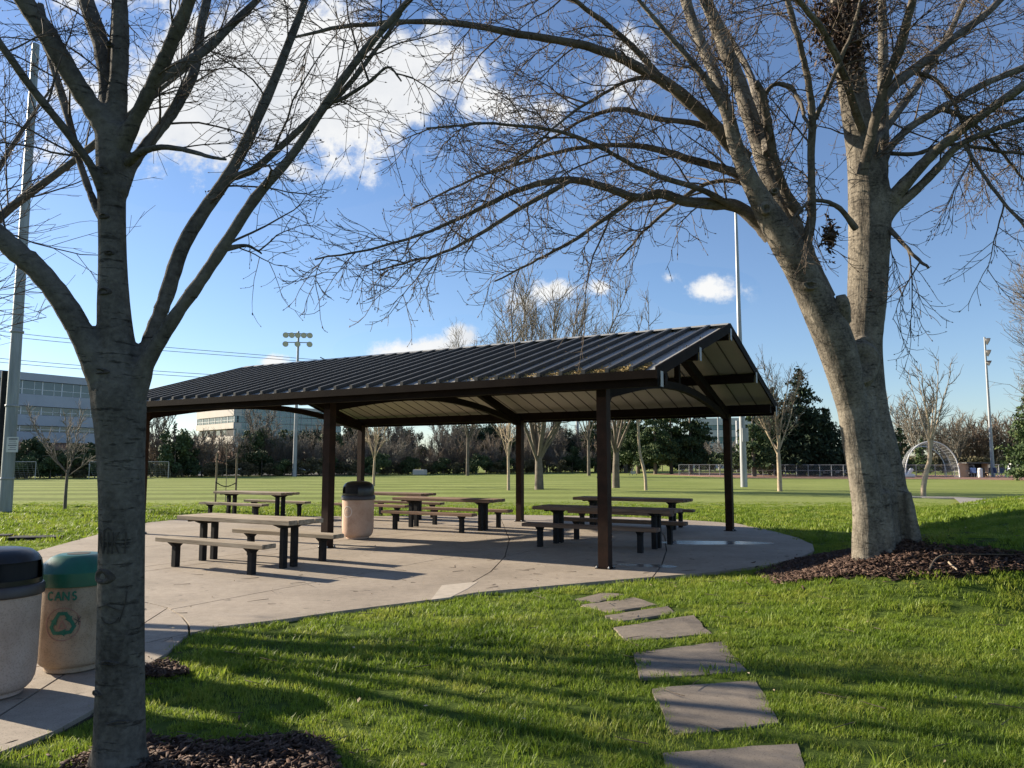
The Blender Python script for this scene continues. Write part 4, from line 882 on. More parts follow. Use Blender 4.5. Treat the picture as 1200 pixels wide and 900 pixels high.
# parked cars glimpsed between the bushes
def make_car(c):
    o = empty('parked_car', (0, 0, 0))
    prof = [(-2.2, .35), (-2.25, .75), (-2.0, .92), (-1.15, 1.0), (1.2, 1.0), (2.05, .86), (2.22, .6), (2.2, .35)]
    b = MB(); n = len(prof); vs = [(x, y * (.86 if False else 1), z) for y in (-.86, .86) for x, z in prof]; b.add(vs, [tuple(range(n)), tuple(range(n, 2 * n))[::-1]] + [(i, n + i, n + (i + 1) % n, (i + 1) % n) for i in range(n)]); b.build('body', carm[c], o)
    cab = [(-1.75, .985), (-1.1, 1.43), (.35, 1.46), (1.15, .985)]
    vs = [(x, -.78 if z < 1.2 else -.64, z) for x, z in cab] + [(x, .78 if z < 1.2 else .64, z) for x, z in cab]
    MB().add(vs, [(0, 1, 2, 3), (7, 6, 5, 4)] + [(i, 4 + i, 4 + (i + 1) % 4, (i + 1) % 4) for i in range(4)]).build('window', M['glass'], o)
    MB().box((-.38, 0, 1.462), (1.45, 1.22, .03)).build('roof', carm[c], o)
    for sx in (-1.35, 1.35):
        for sy in (-.80, .80):
            b = MB(); nn_ = 16; vs = [(sx + .33 * math.cos(6.283 * i / nn_), sy + d, .33 + .33 * math.sin(6.283 * i / nn_)) for d in (-.1, .1) for i in range(nn_)]
            b.add(vs, [tuple(range(nn_)), tuple(range(nn_, 2 * nn_))[::-1]] + [(i, nn_ + i, nn_ + (i + 1) % nn_, (i + 1) % nn_) for i in range(nn_)]); wl = b.build('wheel', M['rubber'], o)
            MB().box((sx, sy + (.105 if sy > 0 else -.105), .33), (.3, .01, .3), bev=.004).build('rim', M['galv'], wl)
    for sy in (-.6, .6): MB().box((2.19, sy, .66), (.05, .32, .14)).build('headlight', M['lens'], o)
    return o
for k, (u, Y, c, lb) in enumerate([(184, 92, 'silver', 'silver parked car seen behind the soccer goal right of the left tree'), (206, 95, 'dark', 'dark parked car behind the bushes right of the soccer goal'), (228, 93, 'white', 'white parked car seen through bushes left of the staked sapling'),
                                  (242, 98, 'silver', 'silver parked car seen through bushes at the staked sapling'), (100, 96, 'white', 'white parked car under the office block left of the nearest trunk'), (62, 92, 'red', 'dark red parked car behind the bushes below the office block')]):
    o = make_car(c); p = A(u, 541, Y); o.location = (p.x, p.y, 0); o.rotation_euler[2] = R(12 + 7 * (k % 3)); put(o, lb, 'car')
# low white box on the field edge
p = G(492, 556.5); put(MB().box((p.x, p.y, .35), (1.7, .8, .7), rz=R(-20), bev=.05).build('equipment_box', M['stonewall']), 'small pale box at the far field edge below the bare trees', 'box')
def chain_fence(u0, u1, v0, v1, h, nposts, label, rails=(1.0, .5), wires=True):
    p, q = G(u0, v0), G(u1, v1); o = put(empty('chain_link_fence', p), label, 'fence'); d = q - p
    for k in range(nposts + 1): MB().tube([tuple(d * k / nposts + Vector((0, 0, -.05))), tuple(d * k / nposts + Vector((0, 0, h)))], .05, 6).build('fence_post', M['galv'], o)
    for f in rails: MB().tube([(0, 0, h * f), tuple(d + Vector((0, 0, h * f)))], .035, 5).build('rail', M['galv'], o)
    L_ = d.length; X = d / L_; a = Acc(); n_ = int((L_ + h) / .28); P_ = []
    for k in range(n_):
        for s in (0, 1):
            x0 = k * .28 - (h if s == 0 else 0); x1 = x0 + (h if s == 0 else -h); z0, z1 = 0, h
            for side in (0, 1):
                pass
            a0, a1 = max(0, min(L_, x0)), max(0, min(L_, x1)); 
            if abs(a1 - a0) < .05: continue
            za = abs(a0 - x0) / h * h; zb = abs(a1 - x0)
            P_.append([X * a0 + Vector((0, 0, za)), X * a1 + Vector((0, 0, min(h, zb)))])
    P_ = np.array([[tuple(a_), tuple(b_)] for a_, b_ in P_]); a.add(*tubes(P_, np.full((len(P_), 2), .011), 3)); wm = link('wire_mesh', a.mesh('wire_mesh', M['mesh'], False), o); return o
chain_fence(796, 1003, 556.8, 558.4, 1.35, 16, 'long chain link fence behind the clay infield left of the big tree')
chain_fence(1052, 1142, 558.4, 559, 1.35, 8, 'chain link fence under the arched backstop right of the big tree')
chain_fence(1160, 1300, 557, 558, 1.35, 12, 'chain link fence right of the dugout at the far right')
p = G(980, 557.3); b = MB(); b.box((p.x, p.y - .3, .45), (4.4, .35, .34), rz=R(-2)); put(b.build('white_board', M['white']), 'long low white board in front of the chain link fence left of the big tree', 'board')
# arched backstop
bs = G(1093, 559.5); Yb = bs.y; o = put(empty('backstop', bs), 'arched wire mesh backstop behind the slim leaning young tree', 'backstop')
def hoop(x, y, r, hgt_, n=20): return [(x - r * math.cos(math.pi * i / n), y, hgt_ * math.sin(math.pi * i / n) ** .85) for i in range(n + 1)]
HR = [(0, 0, 2.95, 3.9), (1.5, 4.0, 2.9, 3.75), (3.2, 8.0, 2.7, 3.5)]
HR = [(x * Yb / 84, y, r * Yb / 84, h * Yb / 84) for x, y, r, h in HR]
for k, (x, y, r, h) in enumerate(HR): MB().tube(hoop(x, y, r, h), .065 if k == 0 else .045, 8).build('hoop', M['white'] if k != 1 else M['galv'], o, True)
a = Acc(); h0 = [hoop(*h_, n=26) for h_ in HR]; P_ = []
for i in range(27): P_.append([h0[0][i], h0[1][i], h0[2][i]])
P_ = np.array(P_); a.add(*tubes(P_, np.full(P_.shape[:2], .018), 3))
for f in np.linspace(0, 2, 13):
    k = min(1, int(f)); w = f - k; P2 = (np.array(h0[k]) * (1 - w) + np.array(h0[k + 1]) * w)[None]; a.add(*tubes(P2, np.full(P2.shape[:2], .016), 3))
link('wire_mesh', a.mesh('wire_mesh', M['mesh']), o)
# dugout
p = G(1134, 559); Yd = p.y; du = put(empty('dugout', p, R(-4)), 'small dugout with tan side wall and flat dark roof beside the backstop', 'dugout'); k_ = Yd / 84
MB().box((-.2 * k_, .4, .75 * k_), (1.0 * k_, .15, 1.45 * k_)).build('side_wall', M['tanwall'], du)
MB().box((1.2 * k_, 1.2, .72 * k_), (1.75 * k_, .12, 1.45 * k_)).build('rear_wall', M['black'], du); MB().box((2.15 * k_, .6, .72 * k_), (.12 * k_, 1.3, 1.45 * k_)).build('end_wall', M['tanwall'], du)
MB().box((1.1 * k_, .6, 1.52 * k_), (2.5 * k_, 1.7, .14)).build('roof', M['lamp'], du); MB().box((1.2 * k_, .5, .45), (1.6 * k_, .35, .08)).build('bench_plank', M['galv'], du)
def chair(u, v, c, lb, lean=0):
    p = G(u, v); o = put(empty('folding_chair', p, R(u * 37 % 360)), lb, 'chair', 'folding chairs by the dugout')
    MB().box((0, 0, .48), (.62, .6, .06)).build('seat', carm[c], o); MB().bar((0, .3, .48), (0, .42, 1.05), .62, .05).build('backrest', carm[c], o)
    for sx in (-.28, .28):
        for sy in (-.26, .26): MB().bar((sx, sy, 0), (sx * .9, -sy * .2 + .1, .46), .04, .04).build('leg', M['galv'], o)
for u, c, lb in [(1142, 'blue', 'blue folding chair at the front of the dugout'), (1157, 'dark', 'dark folding chair left of the leaning looking floodlight pole'), (1170, 'blue', 'blue folding chair just right of the leaning looking floodlight pole'), (1177, 'dark', 'dark folding chair second right of the leaning looking floodlight pole')]: chair(u, 559, c, lb)
p = G(1149, 559.5); put(MB().lathe([(.22, 0), (.25, .05), (.25, .95), (.2, 1.0), (.08, 1.04)], 16, tuple(p)).build('cooler', M['white'], None, True, 35), 'upright white drum standing before the dugout opening', 'drum')
p = G(1182, 559); b = MB(); b.bar((p.x - .3, p.y, 0), (p.x + .3, p.y, 1.5), .5, .08); put(b.build('leaning_board', M['white']), 'white board leaning at a slant right of the dugout chairs', 'board')
p = G(1065, 559.5); b = MB(); b.box((p.x, p.y, .2), (1.2, .5, .4), bev=.1); b.bar((p.x - .1, p.y, .3), (p.x + .4, p.y, .95), .45, .25); put(b.build('equipment_bag', M['white']), 'white equipment bag lying by the backstop just right of the big trunk', 'bag')
for k, (u, v) in enumerate([(707, 560.3), (742, 557)]):   # small field frames
    p = G(u, v); o = put(empty('training_frame', p), ['small dark frame standing on the far field left of the cedars', 'small dark frame farther right on the far field before the cedars'][k], 'frame'); s = (1, .7)[k]
    b = MB(); b.bar((-.7 * s, 0, 0), (0, 0, 1.5 * s), .07, .07); b.bar((.7 * s, 0, 0), (0, 0, 1.5 * s), .07, .07); b.bar((0, .8 * s, 0), (0, 0, 1.5 * s), .07, .07); b.build('leg', M['lamp'], o)
    MB().box((0, -.05, .5 * s), (.8 * s, .06, .5 * s)).build('seat_board', M['galv'], o)
#PART3
# ------------------------------------------------------------------ trees
def fuse(lines, voxel, mname, name, parent, smooth_it=2):
    """closed tubes (pts, radii) melted into one continuous woody surface"""
    b = MB()
    for pts, rad in lines: b.tube(pts, rad, 12)
    o = b.build('tmp', M[mname]); md = o.modifiers.new('r', 'REMESH'); md.mode = 'VOXEL'; md.voxel_size = voxel; md.use_smooth_shade = True
    ms_ = o.modifiers.new('s', 'SMOOTH'); ms_.factor = .5; ms_.iterations = smooth_it
    dg = bpy.context.evaluated_depsgraph_get(); me = bpy.data.meshes.new_from_object(o.evaluated_get(dg)); bpy.data.objects.remove(o)
    me.name = name; me.materials.clear(); me.materials.append(M[mname]); me.polygons.foreach_set('use_smooth', np.ones(len(me.polygons), bool)); return link(name, me, parent)
def trace(rows, Y0, Y1=None, n=None, wob=.0, base=None):
    """rows (u,v,width px) at depths Y0..Y1 -> points, radii"""
    Y1 = Y0 if Y1 is None else Y1; m = len(rows); q = []
    ln = np.cumsum([0] + [math.hypot(rows[i + 1][0] - rows[i][0], rows[i + 1][1] - rows[i][1]) for i in range(m - 1)]); ln = ln / ln[-1]
    for (u, v, w), f in zip(rows, ln):
        Y = Y0 + (Y1 - Y0) * f; p = A(u, v, Y); q.append((p.x, p.y, p.z, w / 2 * Y / F * 1.02))
    k = n or max(6, m * 5); s = smoothline(q, k); P = s[:, :3]; r = np.maximum(s[:, 3], .002)
    if wob: P = P + np.cumsum(rng.normal(0, wob, P.shape), 0) * np.linspace(0, 1, k)[:, None]; r = r * (1 + rng.normal(0, .03, k))
    return P, r
def resample(P, K):
    d = np.r_[0, np.cumsum(np.linalg.norm(np.diff(P, axis=0), axis=1))]; t = np.linspace(0, d[-1], K)
    return np.stack([np.interp(t, d, P[:, i]) for i in range(3)], 1), d[-1]
def buds(acc, pts, dirs, size):
    n = len(pts); d = norm(dirs); a = norm(np.cross(d, rng.normal(size=(n, 3)))); b = np.cross(d, a); s = (size * rng.uniform(.7, 1.4, n))[:, None]
    V = np.stack([pts - d * s * .3, pts + a * s * .42 + d * s * .5, pts - a * s * .25 + b * s * .38 + d * s * .5, pts - a * s * .25 - b * s * .38 + d * s * .5, pts + d * s * 1.7], 1)
    T = np.array([[0, 2, 1], [0, 3, 2], [0, 1, 3], [4, 1, 2], [4, 2, 3], [4, 3, 1]]); acc.add(V, None, (np.arange(n)[:, None, None] * 5 + T[None]).reshape(-1, 3))
def twiggery(limbs, parent, mname, sec_m, sec_l, sec_r, tw_n, tw_l, tw_r, tt_n, tt_l, tt_r, secup, twup, budsize, t0=.25, sidebias=None):
    """limbs: list of (P, start fraction). Adds parts side_branches, twigs, buds"""
    S_, D_, Ln_ = [], [], []
    for P, f0 in limbs:
        Q, ln = resample(P, 16); n = max(2, int(ln * (1 - f0) * sec_m)); s, d, t, _ = spawn(Q[None], n, f0, .99, .85, .25)
        S_.append(s); D_.append(d); Ln_.append(sec_l * (1.15 - .6 * t) * rng.uniform(.45, 1.25, n))
    s = np.concatenate(S_); d = np.concatenate(D_); ln = np.concatenate(Ln_)
    if sidebias is not None: d = norm(d + sidebias)
    sec = grow(s, d, ln, 9, secup, .10); a = Acc(); rr = (sec_r * np.sqrt(ln / sec_l))[:, None] * np.linspace(1, .32, 9)[None]; a.add(*tubes(sec, rr, 5)); o = link('side_branches', a.mesh('side_branches', M[mname]), parent); o['kind'] = 'stuff'
    s, d, t, idx = spawn(sec, tw_n, .12, 1.0, .75, .3); l2 = tw_l * rng.uniform(.4, 1.3, len(s)); tw = grow(s, d, l2, 6, twup, .10)
    a = Acc(); a.add(*tubes(tw, np.tile(tw_r * np.linspace(1, .5, 6), (len(tw), 1)), 3))
    s, d, t, idx = spawn(tw, tt_n, .15, 1.0, .7, .3); l3 = tt_l * rng.uniform(.4, 1.3, len(s)); tt = grow(s, d, l3, 4, [.10, .22, .28], .12)
    a.add(*tubes(tt, np.tile(tt_r * np.linspace(1, .6, 4), (len(tt), 1)), 3)); o = link('twigs', a.mesh('twigs', M[mname]), parent); o['kind'] = 'stuff'
    a = Acc(); buds(a, tt[:, -1], tt[:, -1] - tt[:, -2], budsize); buds(a, tw[:, -1], tw[:, -1] - tw[:, -2], budsize * 1.25)
    k = rng.random(len(tt)) < .5; buds(a, tt[k, 2], rng.normal(size=(k.sum(), 3)) + [0, 0, .6], budsize * .7); o = link('buds', a.mesh('buds', M['bud'], False), parent); o['kind'] = 'stuff'

# ---- nearest tree on the left
YL = LT.y
tl = put(empty('bare_tree', LT), 'nearest bare grey tree at the left, carved NIKI, forking into many limbs', 'tree')
def loc(P, o): return P - np.array(tuple(o.location))
Lm = []      # (rows, depth0, depth1, fused?, twig start)
trunk = [(138, 960, 70), (139, 925, 66), (140, 885, 62), (141, 800, 58), (142, 700, 56), (143, 600, 56), (142, 540, 58), (141, 500, 62), (139, 465, 66), (137, 425, 56), (135, 390, 47), (133, 350, 42), (132, 300, 38), (131, 240, 38), (131, 190, 42), (132, 150, 46)]
left_limbs = [([(134, 490, 48), (118, 440, 40), (100, 400, 36), (72, 352, 32), (45, 318, 31), (20, 296, 30), (-8, 272, 27), (-60, 225, 22), (-130, 160, 16), (-190, 90, 10)], 0, -.5, .45),
              ([(150, 480, 42), (166, 435, 32), (180, 390, 25), (196, 345, 23), (214, 290, 22), (240, 245, 19), (268, 205, 18), (300, 143, 15), (330, 75, 12), (357, 5, 9), (380, -60, 7)], 0, .5, .35),
              ([(152, 470, 40), (172, 425, 27), (205, 372, 23), (236, 328, 21), (262, 290, 19), (300, 232, 17), (345, 178, 14), (385, 120, 13), (425, 65, 11), (468, 15, 9), (510, -30, 6)], 0, -.4, .35),
              ([(134, 165, 40), (118, 140, 34), (98, 112, 30), (78, 80, 29), (55, 42, 28), (28, 5, 24), (-5, -45, 18), (-50, -110, 12)], 0, -.5, .2),
              ([(128, 240, 26), (110, 200, 18), (80, 157, 15), (33, 97, 13), (0, 50, 11), (-40, 0, 9)], 0, -.7, .2),
              ([(128, 270, 22), (108, 232, 16), (92, 185, 13), (78, 130, 12), (62, 75, 10), (50, 10, 8)], 0, .5, .2),
              ([(133, 165, 42), (130, 120, 30), (122, 65, 25), (104, 10, 20), (85, -60, 14)], 0, .3, .2),
              ([(133, 165, 40), (138, 110, 28), (141, 55, 24), (141, 0, 20), (140, -80, 14)], 0, 0, .2),
              ([(138, 175, 34), (157, 143, 24), (178, 97, 22), (199, 50, 20), (218, 0, 17), (240, -60, 11)], 0, -.5, .2),
              ([(180, 97, 14), (206, 80, 13), (238, 60, 11), (268, 30, 10), (302, -5, 8), (330, -40, 6)], -.1, .3, .1),
              ([(138, 225, 30), (156, 190, 22), (180, 160, 19), (205, 128, 17), (228, 85, 14), (236, 38, 12), (247, -10, 10)], 0, .6, .2),
              ([(150, 190, 12), (166, 178, 9), (188, 172, 7), (213, 173, 6), (240, 178, 5), (268, 184, 3)], 0, -.4, .1),
              ([(266, 208, 10), (282, 205, 9), (302, 196, 9), (330, 172, 8), (363, 143, 8), (400, 112, 7), (440, 62, 5), (470, 20, 4)], .25, .1, .1),
              ([(262, 292, 8), (290, 288, 4), (310, 297, 2)], 0, .3, .1),
              ([(385, 120, 6), (400, 116, 5), (430, 98, 4), (455, 78, 3), (470, 95, 2)], -.1, -.2, .1)]
lines = []; P, r = trace(trunk, YL); lines.append((loc(P, tl), r))
for a_, w_ in ((.4, .05), (1.9, .055), (3.3, .05), (4.8, .055)):   # root flare
    q = [(.09 * math.cos(a_), .09 * math.sin(a_), .20), (.11 * math.cos(a_), .11 * math.sin(a_), .06), (.20 * math.cos(a_), .20 * math.sin(a_), -.10)]; lines.append((smoothline(q, 6), [.05, .06, .065, .06, .05, .04]))
fz = []; twl = []
for k, (rows, d0, d1, f0) in enumerate(left_limbs):
    P, r = trace(rows, YL + d0, YL + d1, wob=.002); P = loc(P, tl)
    n = len(P)
    if k in (0, 1, 2, 3, 4, 5, 6, 7, 8, 10):
        c = max(6, int(n * .30)); lines.append((P[:c + 1], r[:c + 1]))
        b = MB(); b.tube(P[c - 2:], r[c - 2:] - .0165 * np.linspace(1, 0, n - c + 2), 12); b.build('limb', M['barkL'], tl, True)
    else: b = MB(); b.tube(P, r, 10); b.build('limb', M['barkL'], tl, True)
    twl.append((P, f0))
lines = [(P_, np.maximum(np.asarray(r_, float) - .017, .01)) for P_, r_ in lines]
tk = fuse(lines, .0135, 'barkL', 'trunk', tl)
twiggery(twl, tl, 'twig', 5.0, .80, .0075, 7, .34, .0026, 3, .12, .0019, [.02, -.04, -.10, -.06, .03, .12, .16], [-.20, -.16, .14, .34, .4], .0075)
# scars, knots and the carved word
def on_trunk(u, v):
    P, r = trace(trunk, YL, n=120); p = A(u, v, YL); i = int(np.argmin(np.abs(P[:, 2] - p.z))); return P[i], r[i] - .015, p
for (u, v, w, h) in [(131, 672, 26, 15), (130, 345, 16, 8), (127, 206, 15, 10), (129, 258, 12, 6), (138, 62, 8, 6), (130, 438, 22, 6), (140, 770, 20, 4), (123, 806, 18, 5), (152, 838, 22, 4), (136, 300, 10, 4)]:
    c_, r_, p = on_trunk(u, v); dx = p.x - c_[0]; y = -math.sqrt(max(1e-4, r_ * r_ - dx * dx)); q = Vector((p.x, c_[1] + y, p.z)) - tl.location; W_ = w / 2 * YL / F; H_ = h / 2 * YL / F
    a_ = math.atan2(y, dx); nrm = Vector((math.cos(a_), math.sin(a_), 0)); tng = Vector((-nrm.y, nrm.x, 0)); b = MB(); n_ = 18; vs = []
    for (s_, dd) in ((1.25, -.012), (1.05, .006), (.8, .008), (.45, -.004), (.12, -.010)):
        for i in range(n_):
            t_ = 6.283 * i / n_; vs.append(q + tng * (W_ * s_ * math.cos(t_)) + Vector((0, 0, H_ * s_ * math.sin(t_) - .12 * W_ * math.cos(t_) ** 2)) + nrm * (dd - (W_ * s_ * math.cos(t_)) ** 2 / (2 * r_)))
    b.add(vs, [(k * n_ + i, k * n_ + (i + 1) % n_, (k + 1) * n_ + (i + 1) % n_, (k + 1) * n_ + i) for k in range(4) for i in range(n_)] + [tuple(4 * n_ + i for i in range(n_))]); b.build('knot', M['knot'], tl, True)
c_, r_, p = on_trunk(144, 634); cv = word('NIKI', .115, .042, .016, .0075); cv = cv + stroke([(-.05, .12), (-.02, .14), (.0, .125)], .006)
o = wrap(cv, r_ + .001, -math.pi / 2 + .03, p.z - .055, 'carving', M['carve'], tl, .003); o.location = Vector((c_[0], c_[1], 0)) - Vector((tl.location.x, tl.location.y, 0))
cv = stroke(arc(0, 0, .05, 200, 340, 8), .006) + stroke([(-.09, .03), (-.02, .05), (.05, .02)], .006) + stroke([(.05, -.04), (.075, .06), (.08, .12)], .006)
c_, r_, p = on_trunk(143, 715); o = wrap(cv, r_ + .001, -math.pi / 2 + .03, p.z, 'carving', M['carve'], tl, .003); o.location = Vector((c_[0] - tl.location.x, c_[1] - tl.location.y, 0))

# ---- big tree on the right
YR = RT.y - .05
tr_ = put(empty('bare_tree', (RT.x, RT.y, 0)), 'huge bare pale barked tree at the right with two thick stems rising from the mulch', 'tree')
tr_stems = [[(1019, 672, 42), (1018, 640, 40), (1017, 600, 37), (1012, 560, 37), (1005, 520, 37), (999, 480, 37), (992, 445, 41), (982, 408, 45)],
            [(1000, 485, 36), (990, 440, 43), (978, 400, 47), (967, 375, 46), (954, 348, 43), (938, 315, 41), (922, 287, 40), (905, 258, 36), (890, 232, 30), (875, 203, 25), (862, 170, 22), (850, 127, 19), (826, 92, 14), (800, 60, 12), (772, 28, 11), (745, -5, 10), (700, -70, 8)],
            [(956, 350, 38), (940, 300, 34), (924, 258, 31), (904, 208, 28), (890, 165, 25), (870, 104, 22), (846, 42, 20), (828, 0, 18), (800, -70, 14)],
            [(860, 160, 18), (848, 115, 16), (836, 82, 16), (818, 42, 15), (803, 0, 13), (786, -60, 10)],
            [(1056, 672, 44), (1054, 640, 42), (1048, 600, 39), (1041, 560, 39), (1032, 520, 39), (1022, 480, 39), (1016, 440, 41), (1013, 400, 43), (1016, 350, 47), (1018, 300, 49), (1019, 262, 51), (1018, 222, 50), (1012, 180, 42), (1003, 130, 37), (997, 85, 37), (993, 40, 36), (988, -5, 34), (980, -80, 26)],
            [(1026, 262, 26), (1032, 225, 20), (1035, 185, 17), (1035, 130, 17), (1035, 70, 15), (1033, 0, 14), (1032, -70, 10)],
            [(1030, 250, 34), (1046, 232, 22), (1072, 203, 17), (1102, 173, 14), (1146, 139, 12), (1200, 100, 11), (1270, 55, 7)],
            [(1022, 215, 26), (1040, 177, 14), (1056, 158, 12), (1073, 144, 11), (1114, 121, 10), (1154, 98, 9), (1200, 78, 8), (1270, 50, 5)],
            [(1030, 262, 30), (1048, 245, 17), (1074, 222, 14), (1102, 194, 12), (1122, 172, 10), (1160, 153, 8), (1200, 139, 7), (1275, 115, 4)]]
DR = [(-.10, -.10), (-.09, -1.0), (0, .8), (-.3, 1.0), (.15, .28), (.25, 1.2), (.2, -1.4), (.2, .6), (.2, -.7)]
lines = []; twl = []
for k, (rows, (d0, d1)) in enumerate(zip(tr_stems, DR)):
    P, r = trace(rows, YR + d0, YR + d1, wob=0 if k in (0, 1, 4) else .004); P = loc(P, tr_)
    if k == 0: lines.append((P, r)); continue
    c = {1: 999, 2: 999, 4: 999, 5: 999}.get(k, max(4, int(len(P) * .2))); c = min(c, len(P) - 1)
    if c >= len(P) - 1: lines.append((P, r))
    else:
        lines.append((P[:c + 1], r[:c + 1])); MB().tube(P[c - 1:], r[c - 1:] - .020 * np.linspace(1, 0, len(P) - c + 1), 12).build('limb', M['barkR'], tr_, True)
    twl.append((P, .55 if k in (1, 2, 4) else .25))
for a_ in (-2.75, -2.0, -.75, .15, 1.2, 2.2, 3.1):
    q = [(.28 * math.cos(a_), .22 * math.sin(a_), 1.3), (.33 * math.cos(a_), .28 * math.sin(a_), .75), (.40 * math.cos(a_), .36 * math.sin(a_), .44), (.62 * math.cos(a_), .6 * math.sin(a_), .22)]; lines.append((smoothline(q, 8), [.07, .09, .10, .11, .11, .10, .09, .07]))
Pc, rc = trace([(1038, 680, 50), (1034, 600, 38), (1027, 560, 38), (1018, 520, 38), (1010, 480, 38), (1003, 440, 40), (999, 412, 30)], YR + .03, YR + .12); lines.append((loc(Pc, tr_), rc))
lines = [(P_, np.asarray(r_, float) - .022) for P_, r_ in lines]
fuse(lines, .030, 'barkR', 'trunk', tr_)
rl = [([(876, 185, 16), (858, 172, 17), (840, 150, 16), (812, 121, 15), (784, 98, 14), (761, 84, 13), (718, 62, 11), (669, 47, 10), (610, 36, 9), (540, 25, 8), (470, 22, 6), (400, 25, 5), (330, 42, 3)], 0, -2.5, .1),
      ([(770, 87, 9), (752, 66, 8), (733, 50, 7), (698, 22, 6), (660, 0, 5), (600, -25, 4)], -.5, -1.5, .1),
      ([(769, 90, 5), (740, 93, 4), (698, 115, 4), (655, 142, 3), (600, 185, 2)], -.5, -1.5, .1),
      ([(832, 150, 9), (812, 144, 7), (770, 139, 6), (727, 130, 6), (683, 142, 4), (640, 165, 3), (575, 200, 2)], -.2, 1.2, .1),
      ([(880, 208, 16), (862, 203, 12), (842, 197, 10), (810, 188, 9), (775, 176, 8), (735, 169, 6), (683, 170, 5), (620, 184, 4), (550, 205, 3), (490, 235, 2)], 0, .8, .1),
      ([(893, 256, 14), (877, 250, 10), (850, 238, 8), (815, 221, 7), (764, 205, 6), (720, 185, 5), (682, 166, 5), (625, 148, 4), (560, 142, 3), (500, 150, 2)], 0, -1.8, .1),
      ([(905, 275, 26), (884, 256, 18), (862, 241, 15), (835, 238, 14), (806, 236, 12), (775, 227, 11), (747, 230, 10), (709, 217, 9), (669, 212, 8), (630, 220, 7), (590, 237, 6), (533, 263, 4), (460, 287, 3), (375, 302, 2)], 0, -1.0, .1),
      ([(748, 229, 6), (728, 243, 6), (700, 262, 5), (668, 285, 4), (630, 305, 3), (580, 330, 2)], -.3, .3, .1),
      ([(668, 212, 6), (640, 228, 6), (600, 250, 5), (550, 280, 4), (500, 300, 3), (440, 312, 2)], -.6, -.4, .1),
      ([(885, 225, 9), (868, 214, 6), (842, 212, 5), (815, 220, 5), (780, 245, 4), (745, 275, 3), (720, 300, 2)], .1, 1.0, .1),
      ([(935, 250, 16), (920, 225, 11), (908, 195, 10), (899, 150, 11), (890, 110, 10), (884, 102, 7)], 0, -.7, .3),
      ([(893, 118, 6), (905, 100, 5), (922, 100, 6), (934, 112, 5), (945, 140, 4), (948, 160, 3)], -.4, -.8, .2),
      ([(966, 350, 26), (954, 315, 17), (945, 288, 13), (950, 255, 11), (951, 205, 9), (954, 146, 9), (951, 95, 8), (945, 50, 7), (930, 0, 7), (915, -50, 5)], -.2, -1.2, .3),
      ([(955, 140, 6), (970, 105, 5), (984, 72, 5), (997, 35, 4), (1010, -10, 4)], -.7, -1.3, .1),
      ([(1003, 268, 8), (985, 245, 6), (968, 237, 5), (950, 238, 4), (938, 252, 3), (933, 270, 2)], -.2, -.7, .1),
      ([(1010, 205, 13), (1020, 165, 12), (1030, 125, 12), (1044, 75, 12), (1060, 22, 11), (1070, -25, 8)], -.4, -1.4, .3),
      ([(1035, 115, 13), (1050, 98, 13), (1068, 84, 12), (1090, 66, 11), (1115, 47, 10), (1150, 15, 9), (1185, -20, 7)], -.2, 1.0, .2),
      ([(1130, 170, 5), (1145, 192, 4), (1163, 218, 4), (1192, 258, 3), (1215, 285, 2)], -.8, -1.2, .1),
      ([(1036, 262, 8), (1056, 282, 5), (1075, 300, 4), (1092, 312, 3)], .1, -.6, .1),
      ([(1045, 180, 5), (1075, 180, 5), (1110, 168, 5), (1160, 172, 4), (1215, 178, 3)], .1, .4, .1),
      ([(1068, 84, 6), (1100, 95, 5), (1125, 130, 4), (1140, 170, 3), (1145, 200, 2)], .4, .9, .1),
      ([(1105, 128, 6), (1135, 140, 5), (1165, 165, 4), (1195, 200, 3), (1220, 225, 2)], .2, .9, .1)]
for rows, d0, d1, f0 in rl:
    P, r = trace(rows, YR + d0, YR + d1, wob=.010); P = loc(P, tr_); MB().tube(P, np.maximum(r, .010), 9).build('limb', M['limbR_shaded'], tr_, True); twl.append((P, f0))
# unseen crown above the frame and away from the camera
for (u, v), (du, dv), d1 in [((700, -70), (560, -330), 0), ((800, -70), (700, -420), 2), ((785, -60), (850, -350), 4), ((980, -80), (960, -500), 0), ((1032, -70), (1150, -480), 2), ((1270, 55), (1420, -80), 0), ((1014, 180), (1150, -60), 5), ((900, 180), (800, -40), 5), ((1010, 150), (880, -80), -3)]:
    P, r = trace([(u, v, 12), ((u + du) / 2 + 20, (v + dv) / 2, 8), (du, dv, 4)], YR + (.8 if v < 0 else 0), YR + d1, n=14, wob=.03); P = loc(P, tr_); MB().tube(P, np.maximum(r, .012), 7).build('limb', M['barkR'], tr_, True); twl.append((P, .1))
twiggery(twl, tr_, 'twigR', 3.1, 1.3, .014, 8, .62, .0062, 4, .22, .0048, [.0, -.03, -.08, -.08, -.02, .05, .10], [-.16, -.10, .12, .28, .34], .015)
